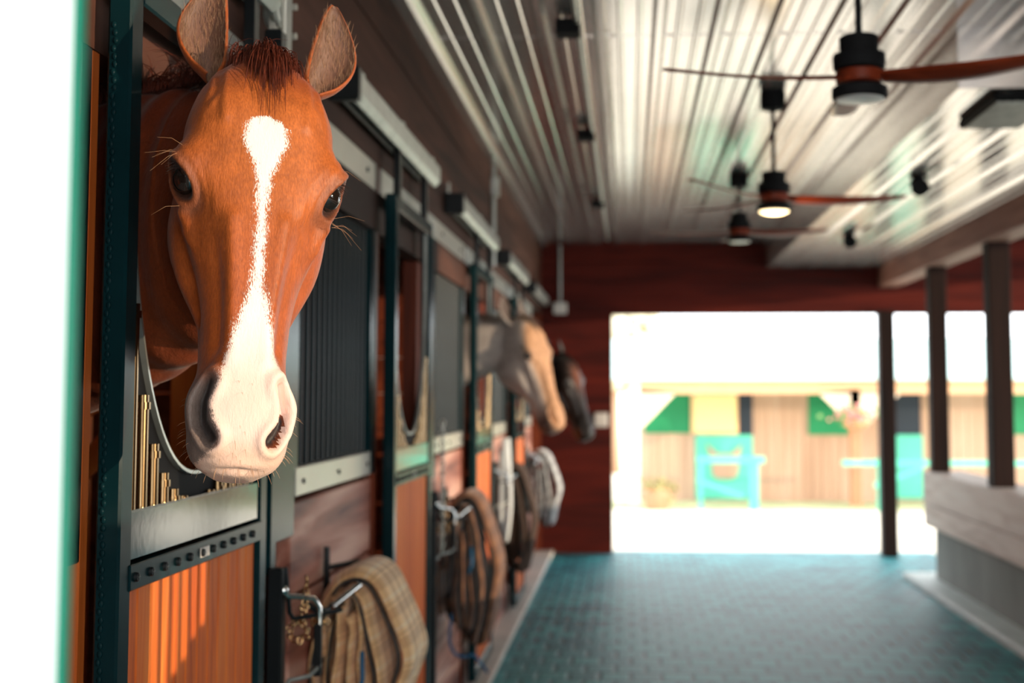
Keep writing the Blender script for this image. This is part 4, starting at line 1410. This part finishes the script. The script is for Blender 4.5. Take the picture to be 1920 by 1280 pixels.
CH_HI = np.array(lin((196, 112, 50))); CH_MID = np.array(lin((172, 84, 34))); CH_DK = np.array(lin((126, 56, 32))); CH_RED = np.array(lin((128, 52, 26)))
GREYSK = np.array(lin((128, 110, 102))); PINK = np.array(lin((240, 208, 192))); WHITE = np.array(lin((246, 238, 230)))
EARIN = np.array(lin((112, 76, 58)))
def lerp(a, b, t):
    return a * (1 - t[:, None]) + b * t[:, None]
def col_chestnut(p, fl, w):
    n = len(p)
    x, y, z = p[:, 0], p[:, 1], p[:, 2]
    c = np.tile(CH_MID, (n, 1))
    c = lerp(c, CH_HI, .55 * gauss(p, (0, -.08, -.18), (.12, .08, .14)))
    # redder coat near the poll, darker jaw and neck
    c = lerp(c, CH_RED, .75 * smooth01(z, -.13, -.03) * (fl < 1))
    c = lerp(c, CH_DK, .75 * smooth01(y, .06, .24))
    # grey skin: horse's right muzzle (viewer's left) side
    gx = x
    ng = smooth01(-z, .50, .545) * smooth01(-gx, .018, .040)
    ng2 = smooth01(-z, .585, .61) * smooth01(y, -.02, .02) * .6
    c = lerp(c, GREYSK, np.clip(ng + ng2, 0, 1))
    for s in (1, -1):
        q = p * np.array([s, 1, 1]); e = q - EYE
        ax = np.array([-.05, -.42, -.90]); ax /= np.linalg.norm(ax)
        out = np.array([.85, -.52, .02]); out /= np.linalg.norm(out)
        ay = np.cross(out, ax)
        rr = np.sqrt((e @ ax / .0275) ** 2 + (e @ ay / .016) ** 2)
        lid = np.where(rr < 1, 1, np.exp(-((rr - 1) / .28) ** 2)) * (np.abs(e @ out) < .045)
        c = lerp(c, np.array(lin((44, 26, 20))), .97 * np.clip(lid, 0, 1))
        c = lerp(c, GREYSK * .6, .35 * np.exp(-((rr - 1.6) / .35) ** 2) * (np.abs(e @ out) < .045))
        nd = polyd(q, [(.052, -.072, -.535), (.060, -.066, -.560), (.058, -.068, -.590), (.046, -.074, -.610)])
        if s == 1:     # viewer's right nostril: pink rim, dark low part
            k_ = np.exp(-(nd / .010) ** 4) * smooth01(-z, .565, .58)
        else:
            k_ = np.exp(-(nd / .0085) ** 4)
        c = lerp(c, np.array(lin((52, 44, 42))), np.clip(1.3 * k_, 0, 1))
    ear = fl >= 2
    inn = fl >= 2.5
    c[ear] = CH_MID * .85
    c[inn] = EARIN
    # white: star, stripe, snip
    zz = -z
    cx = np.interp(zz, [.10, .15, .19, .30, .38, .44, .50, .56, .66], [-.001, -.001, .002, .003, .004, .004, .006, .010, .010])
    hw = np.interp(zz, [.135, .147, .16, .185, .21, .23, .25, .29, .34, .39, .41, .45, .50, .54, .57], [-.02, .018, .030, .031, .019, .012, .008, .0065, .007, .008, .012, .024, .036, .060, .11])
    sd_ = (hw - np.abs(x - cx)) / .016 + .5
    sd_ = np.where(y > .035, sd_ - (y - .035) / .015, sd_)
    sd_ = np.where(zz < .13, -1, sd_)
    # left edge on muzzle limited: grey reaches in under the nostril
    lim = np.interp(zz, [.44, .50, .535, .55, .565, .60, .62, .635, .66], [-.025, -.030, -.036, -.042, -.047, -.034, -.034, -.05, -.08])
    sm = (x - lim) / .012 + .5
    sd_ = np.where(zz > .44, np.minimum(sd_, sm), sd_)
    q = p.copy()
    nd = polyd(q, [(.056, -.068, -.578), (.054, -.070, -.590), (.046, -.074, -.610)])
    sd_ = np.where((nd < .011) & (zz > .5), -3, sd_)
    sd_[ear] = -1
    sd_[y > .12] = -1
    wc = np.tile(WHITE, (n, 1))
    wc = lerp(wc, PINK, smooth01(zz, .44, .56))
    wc = lerp(wc, np.array(lin((238, 190, 160))), .6 * smooth01(zz, .60, .635))
    return c, np.clip(sd_, -3, 2), wc
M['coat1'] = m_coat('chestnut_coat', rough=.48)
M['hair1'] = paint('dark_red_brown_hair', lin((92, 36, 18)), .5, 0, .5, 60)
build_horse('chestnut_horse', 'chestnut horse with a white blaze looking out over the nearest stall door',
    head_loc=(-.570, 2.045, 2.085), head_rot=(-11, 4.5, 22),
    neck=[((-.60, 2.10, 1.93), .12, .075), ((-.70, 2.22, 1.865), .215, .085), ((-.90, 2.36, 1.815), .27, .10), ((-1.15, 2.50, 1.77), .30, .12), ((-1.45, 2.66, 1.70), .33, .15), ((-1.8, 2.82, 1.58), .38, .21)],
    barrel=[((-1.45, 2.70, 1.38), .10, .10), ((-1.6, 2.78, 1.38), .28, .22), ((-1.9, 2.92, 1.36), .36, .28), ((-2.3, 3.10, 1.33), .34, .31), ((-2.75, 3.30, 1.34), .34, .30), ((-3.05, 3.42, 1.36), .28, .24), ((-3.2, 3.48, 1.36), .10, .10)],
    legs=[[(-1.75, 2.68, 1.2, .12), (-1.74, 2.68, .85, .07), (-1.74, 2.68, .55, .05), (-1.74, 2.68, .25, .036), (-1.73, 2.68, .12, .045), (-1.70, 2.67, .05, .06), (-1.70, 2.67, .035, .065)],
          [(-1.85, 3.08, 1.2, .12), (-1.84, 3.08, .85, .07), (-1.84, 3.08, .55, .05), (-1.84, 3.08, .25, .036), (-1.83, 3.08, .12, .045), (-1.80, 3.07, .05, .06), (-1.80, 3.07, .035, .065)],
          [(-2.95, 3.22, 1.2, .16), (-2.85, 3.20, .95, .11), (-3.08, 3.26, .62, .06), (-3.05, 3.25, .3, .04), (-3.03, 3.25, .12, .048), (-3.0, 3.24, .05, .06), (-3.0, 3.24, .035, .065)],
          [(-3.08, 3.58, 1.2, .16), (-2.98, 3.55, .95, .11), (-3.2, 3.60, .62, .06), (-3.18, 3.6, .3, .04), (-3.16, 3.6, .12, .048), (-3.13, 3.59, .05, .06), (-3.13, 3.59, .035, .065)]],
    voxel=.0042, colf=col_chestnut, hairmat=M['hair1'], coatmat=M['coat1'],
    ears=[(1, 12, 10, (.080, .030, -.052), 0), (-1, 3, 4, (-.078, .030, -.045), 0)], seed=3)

def col_grey(p, fl, w):
    n = len(p)
    c = np.tile(np.array(lin((176, 166, 160))), (n, 1))
    c = lerp(c, np.array(lin((206, 150, 104))), .8 * smooth01(-p[:, 1], .02, .06) * (fl < 1))  # cream face front, with the orange low sun put into the colour
    c = lerp(c, np.array(lin((66, 58, 56))), smooth01(-p[:, 2], .50, .60) * smooth01(p[:, 1], -.07, -.03))
    for s in (1, -1):
        c = lerp(c, np.array(lin((40, 34, 34))), .9 * gauss(p * np.array([s, 1, 1]), EYE, (.03, .025, .03)))
    c[fl >= 2.5] = np.array(lin((90, 76, 70)))
    return c, np.full(n, -1.0), np.ones((n, 3))
def col_dark(p, fl, w):
    n = len(p)
    c = np.tile(np.array(lin((28, 20, 18))), (n, 1))
    c = lerp(c, np.array(lin((150, 80, 44))), .6 * gauss(p, (0, -.08, -.2), (.05, .03, .1)))  # orange sunlight on the forehead is put into the coat colour
    return c, np.full(n, -1.0), np.ones((n, 3))
M['coat2'] = m_coat('pale_grey_coat', rough=.6)
M['coat3'] = m_coat('near_black_coat', rough=.4)
M['hair2'] = paint('grey_hair', lin((130, 110, 96)), .6, 0, .2, 40)
M['hair3'] = paint('black_hair', lin((24, 18, 16)), .5, 0, .2, 40)
def horse_set(oy, hx, hz):
    return dict(
    neck=[((hx - .06, oy, hz - .13), .12, .08), ((hx - .22, oy, hz - .17), .17, .09), ((hx - .5, oy + .02, hz - .24), .22, .11), ((hx - .85, oy + .05, hz - .36), .28, .15), ((hx - 1.2, oy + .1, hz - .48), .36, .21)],
    barrel=[((hx - .9, oy + .05, 1.32), .10, .10), ((hx - 1.05, oy + .08, 1.34), .28, .22), ((hx - 1.4, oy + .1, 1.34), .36, .28), ((hx - 1.9, oy + .15, 1.32), .34, .31), ((hx - 2.3, oy + .2, 1.34), .33, .29), ((hx - 2.5, oy + .2, 1.36), .25, .22), ((hx - 2.6, oy + .2, 1.36), .10, .10)],
    legs=[[(hx - 1.2 - .1 * i, oy - .1 + .4 * i, 1.2, .12), (hx - 1.2 - .1 * i, oy - .1 + .4 * i, .8, .07), (hx - 1.2 - .1 * i, oy - .1 + .4 * i, .5, .05), (hx - 1.2 - .1 * i, oy - .1 + .4 * i, .15, .04), (hx - 1.17 - .1 * i, oy - .1 + .4 * i, .035, .062)] for i in (0, 1)] +
         [[(hx - 2.35, oy + .4 * i, 1.2, .16), (hx - 2.25, oy + .4 * i, .95, .11), (hx - 2.45, oy + .4 * i, .6, .06), (hx - 2.42, oy + .4 * i, .15, .04), (hx - 2.38, oy + .4 * i, .035, .062)] for i in (0, 1)])
hs = horse_set(7.45, -.62, 1.98)
build_horse('pale_horse', 'pale grey and cream horse in profile leaning out of the third stall', head_loc=(-.60, 7.42, 1.98), head_rot=(-17, 0, 62),
    voxel=.010, colf=col_grey, hairmat=M['hair2'], coatmat=M['coat2'],
    ears=[(1, 6, 10, (.07, .03, -.045), 0), (-1, 6, 10, (-.07, .03, -.045), 0)], seed=5, detail=False, **hs)
hs = horse_set(9.98, -.54, 1.89)
build_horse('dark_horse', 'nearly black horse head showing just beyond the pale horse', head_loc=(-.51, 9.95, 1.85), head_rot=(-18, 0, 60),
    voxel=.010, colf=col_dark, hairmat=M['hair3'], coatmat=M['coat3'],
    ears=[(1, 6, 10, (.07, .03, -.045), 0), (-1, 6, 10, (-.07, .03, -.045), 0)], seed=6, detail=False, **hs)

# ------------------------------------------------------------------ outside
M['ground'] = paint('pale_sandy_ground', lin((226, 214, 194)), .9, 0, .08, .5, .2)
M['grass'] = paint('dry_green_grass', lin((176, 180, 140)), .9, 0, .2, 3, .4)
M['siding'] = wood('beige_board_siding', lin((170, 134, 110)), lin((188, 154, 130)), lin((204, 174, 152)), 'Z', .7, 3)  # boards darkened: the shade under the eave is put into the colour
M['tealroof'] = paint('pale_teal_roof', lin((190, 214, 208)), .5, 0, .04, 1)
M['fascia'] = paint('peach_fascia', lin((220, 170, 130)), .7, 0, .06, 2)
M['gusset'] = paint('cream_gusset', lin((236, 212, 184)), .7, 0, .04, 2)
M['dgreen'] = paint('green_shutter', lin((10, 130, 80)), .6, 0, .08, 2)
M['mint'] = paint('mint_green_paint', lin((90, 200, 170)), .6, 0, .06, 2)
M['doorshade'] = paint('painted_door_shade', lin((14, 30, 44)), .6, 0, .1, 2)  # dark panel colour standing in for the shade inside the doorways
M['pane'] = m_emit('lit_window', (.8, .62, .25), .3)
M['opost'] = paint('orange_brown_post', lin((196, 130, 96)), .7, 0, .08, 3)
YB = 24.0
zg = CAMZ - 200 * YB / 2500
m = MB()
m.add([(-14, YE + .25, -.03), (22, YE + .25, -.03), (22, YB - 1.2, zg), (-14, YB - 1.2, zg), (-14, 60, zg), (22, 60, zg)], [(0, 1, 2, 3), (3, 2, 5, 4)])
struct('ground', m, M['ground'])
struct('yard', MB().box(7.5, 22, NEAR - 6, YE + .25, -.14, -.04).box(-14, 2.95, -14, NEAR - .5, -.14, -.04), M['ground'])
def q(px, py, y=YB): return PX(px, py, y=y)
m = MB()
a, b = q(1140, 962, YB - 1.2), q(1960, 962, YB - 1.2)
m.box(-6, 16, YB - 1.3, YB - .1, zg, zg + .05)
tag(m.build('grass_strip', M['grass']), 'thin strip of grass along the foot of the far stable', 'grass', kind='stuff')
bld = thing('stable_building', 'beige stable block with green shutters and pale teal roof across the yard', 'stable building', (q(1400, 940).x, YB, zg))
xl, xr = q(1195, 800).x, q(1990, 800).x
ztop_b = q(1400, 738).z
def part(name, m_, mat, par=None): return m_.build(name, mat, par or bld)
m = MB()
wv = .16
x = xl - .1
while x < xr + 1.5:
    m.box(x, x + wv - .012, YB, YB + .04, zg, ztop_b + .3); x += wv
m.box(xl - .1, xr + 1.5, YB + .02, YB + .06, zg, ztop_b + .3)
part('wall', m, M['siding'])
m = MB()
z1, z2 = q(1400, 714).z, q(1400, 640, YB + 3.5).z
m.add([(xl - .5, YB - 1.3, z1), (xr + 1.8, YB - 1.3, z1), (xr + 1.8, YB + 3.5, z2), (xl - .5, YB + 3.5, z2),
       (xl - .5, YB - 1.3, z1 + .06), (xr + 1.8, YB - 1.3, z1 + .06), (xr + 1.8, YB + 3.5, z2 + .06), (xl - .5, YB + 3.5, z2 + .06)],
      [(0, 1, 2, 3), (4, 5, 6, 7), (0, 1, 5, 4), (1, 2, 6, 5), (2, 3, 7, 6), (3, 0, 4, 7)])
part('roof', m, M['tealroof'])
yf = YB - 1.1
part('fascia', MB().box(q(1200, 715, yf).x, xr + 1.8, yf, yf + .08, q(1200, 738, yf).z, q(1200, 712, yf).z), M['fascia'])
def tri(pl, mat, name='gusset'):
    part(name, MB().prism([(q(a_, b_, yf).x, q(a_, b_, yf).z) for a_, b_ in pl], 'Y', yf, yf + .07), mat)
tri([(1200, 730), (1268, 736), (1206, 800), (1200, 800)], M['gusset'])
tri([(1535, 736), (1612, 730), (1612, 800), (1600, 800)], M['gusset'])
tri([(1612, 736), (1690, 736), (1622, 800), (1612, 800)], M['gusset'])
def rect(name, a_, b_, c_, d_, mat, y0=YB - .03, th=.05, par=None):
    p0, p1 = q(a_, d_, y0), q(c_, b_, y0)
    return part(name, MB().box(p0.x, p1.x, y0, y0 + th, p0.z, p1.z, b=.01), mat, par)
part('corner_post', MB().box(q(1180, 800, yf).x, q(1200, 800, yf).x, yf, yf + .14, zg, q(1190, 714, yf).z), M['tealroof'])
part('porch_post', MB().box(q(1595, 800, yf).x, q(1614, 800, yf).x, yf, yf + .17, zg, q(1600, 730, yf).z), M['opost'])
rect('shutter', 1208, 738, 1296, 812, M['dgreen'])
rect('shutter', 1516, 738, 1592, 815, M['dgreen'])
rect('shutter', 1888, 738, 1960, 815, M['dgreen'])
rect('doorway', 1300, 738, 1411, 815, M['doorshade'])
rect('doorway', 1674, 738, 1726, 815, M['doorshade'])
w_ = rect('window', 1296, 738, 1384, 814, M['fascia'], YB - .10, .05)
rect('pane', 1302, 742, 1380, 810, M['pane'], YB - .12, .03, w_)
dd = rect('lower_door', 1305, 815, 1411, 935, M['mint'], YB - .05)
rect('lower_door', 1676, 815, 1730, 935, M['mint'], YB - .05)
part('lower_door_blanket', MB().prism([(q(a_, b_, YB - .1).x, q(a_, b_, YB - .1).z) for a_, b_ in
     [(1325, 832), (1345, 850), (1372, 850), (1390, 834), (1386, 870), (1382, 892), (1372, 897), (1346, 897), (1336, 890), (1334, 865)]], 'Y', YB - .1, YB - .06), M['siding'])
# yard fence / gate in front
gy = 22.4
gate = thing('yard_gate', 'mint green rail gate in front of the stable door', 'gate', (q(1400, 940, gy).x, gy, zg))
def gp(px, py): return q(px, py, gy)
MB().box(gp(1396, 0).x, gp(1412, 0).x, gy, gy + .12, zg, gp(0, 852).z).build('post', M['mint'], gate)
MB().box(gp(1300, 0).x, gp(1424, 0).x, gy - .02, gy + .03, gp(0, 864).z, gp(0, 852).z).build('rail', M['mint'], gate)
m = MB().prism([(gp(*p_).x, gp(*p_).z) for p_ in [(1306, 896), (1306, 904), (1392, 935), (1396, 926)]], 'Y', gy - .01, gy + .03); m.build('brace', M['mint'], gate)
MB().box(gp(1303, 0).x, gp(1310, 0).x, gy, gy + .08, zg, gp(0, 855).z).build('end_post', M['mint'], gate)
gate2 = thing('yard_gate', 'mint green rail gate partly hidden behind the doorway post', 'gate', (q(1700, 940, gy).x, gy, zg))
MB().box(gp(1565, 0).x, gp(1960, 0).x, gy - .02, gy + .03, gp(0, 868).z, gp(0, 858).z).build('rail', M['mint'], gate2)
MB().box(gp(1630, 0).x, gp(1640, 0).x, gy, gy + .12, zg, gp(0, 855).z).build('post', M['mint'], gate2)
MB().prism([(gp(*p_).x, gp(*p_).z) for p_ in [(1640, 905), (1640, 915), (1730, 880), (1730, 872)]], 'Y', gy - .01, gy + .03).build('brace', M['mint'], gate2)
# hanging flower basket
fb = thing('flower_basket', 'flower basket with pink and green blooms on the orange porch post', 'flower basket', tuple(q(1600, 785, yf - .2)))
c = q(1603, 792, yf - .32)
MB().ball(tuple(c), .17, 16, 8, (1.1, 1, .8)).build('basket', M['opost'], fb, True)
rs = random.Random(2)
for nm, colr in (('leaves', lin((120, 150, 90))), ('blooms', lin((220, 130, 130)))):
    m = MB()
    for i in range(60):
        m.ball((c.x + rs.gauss(0, .16), c.y + rs.gauss(0, .12), c.z + .12 + rs.gauss(0, .07)), rs.uniform(.02, .045), 6, 4)
    tag(m.build(nm, paint(nm, colr, .7, 0, .2, 3), fb, True), kind='stuff')
# planter shape standing in for the cart wheel
cw = thing('cart_wheel_stand_in', 'round planter standing in for the cart wheel on the ground by the far stable corner', 'planter', tuple(q(1228, 944, YB - 1.6)))
c = q(1232, 945, YB - 1.6)
MB().lathe((c.x, c.y, zg), [(.17, 0), (.21, .12), (.22, .25), (.19, .36), (.17, .36)]).build('barrel', M['opost'], cw, 'auto')
m = MB()
for i in range(70):
    m.ball((c.x + rs.gauss(0, .15), c.y + rs.gauss(0, .12), zg + .4 + rs.gauss(0, .06)), rs.uniform(.02, .05), 6, 4)
m.build('plants', paint('planter_plants', lin((150, 140, 90)), .8, 0, .3, 3), cw, True)
# distant trees
rs = random.Random(9)
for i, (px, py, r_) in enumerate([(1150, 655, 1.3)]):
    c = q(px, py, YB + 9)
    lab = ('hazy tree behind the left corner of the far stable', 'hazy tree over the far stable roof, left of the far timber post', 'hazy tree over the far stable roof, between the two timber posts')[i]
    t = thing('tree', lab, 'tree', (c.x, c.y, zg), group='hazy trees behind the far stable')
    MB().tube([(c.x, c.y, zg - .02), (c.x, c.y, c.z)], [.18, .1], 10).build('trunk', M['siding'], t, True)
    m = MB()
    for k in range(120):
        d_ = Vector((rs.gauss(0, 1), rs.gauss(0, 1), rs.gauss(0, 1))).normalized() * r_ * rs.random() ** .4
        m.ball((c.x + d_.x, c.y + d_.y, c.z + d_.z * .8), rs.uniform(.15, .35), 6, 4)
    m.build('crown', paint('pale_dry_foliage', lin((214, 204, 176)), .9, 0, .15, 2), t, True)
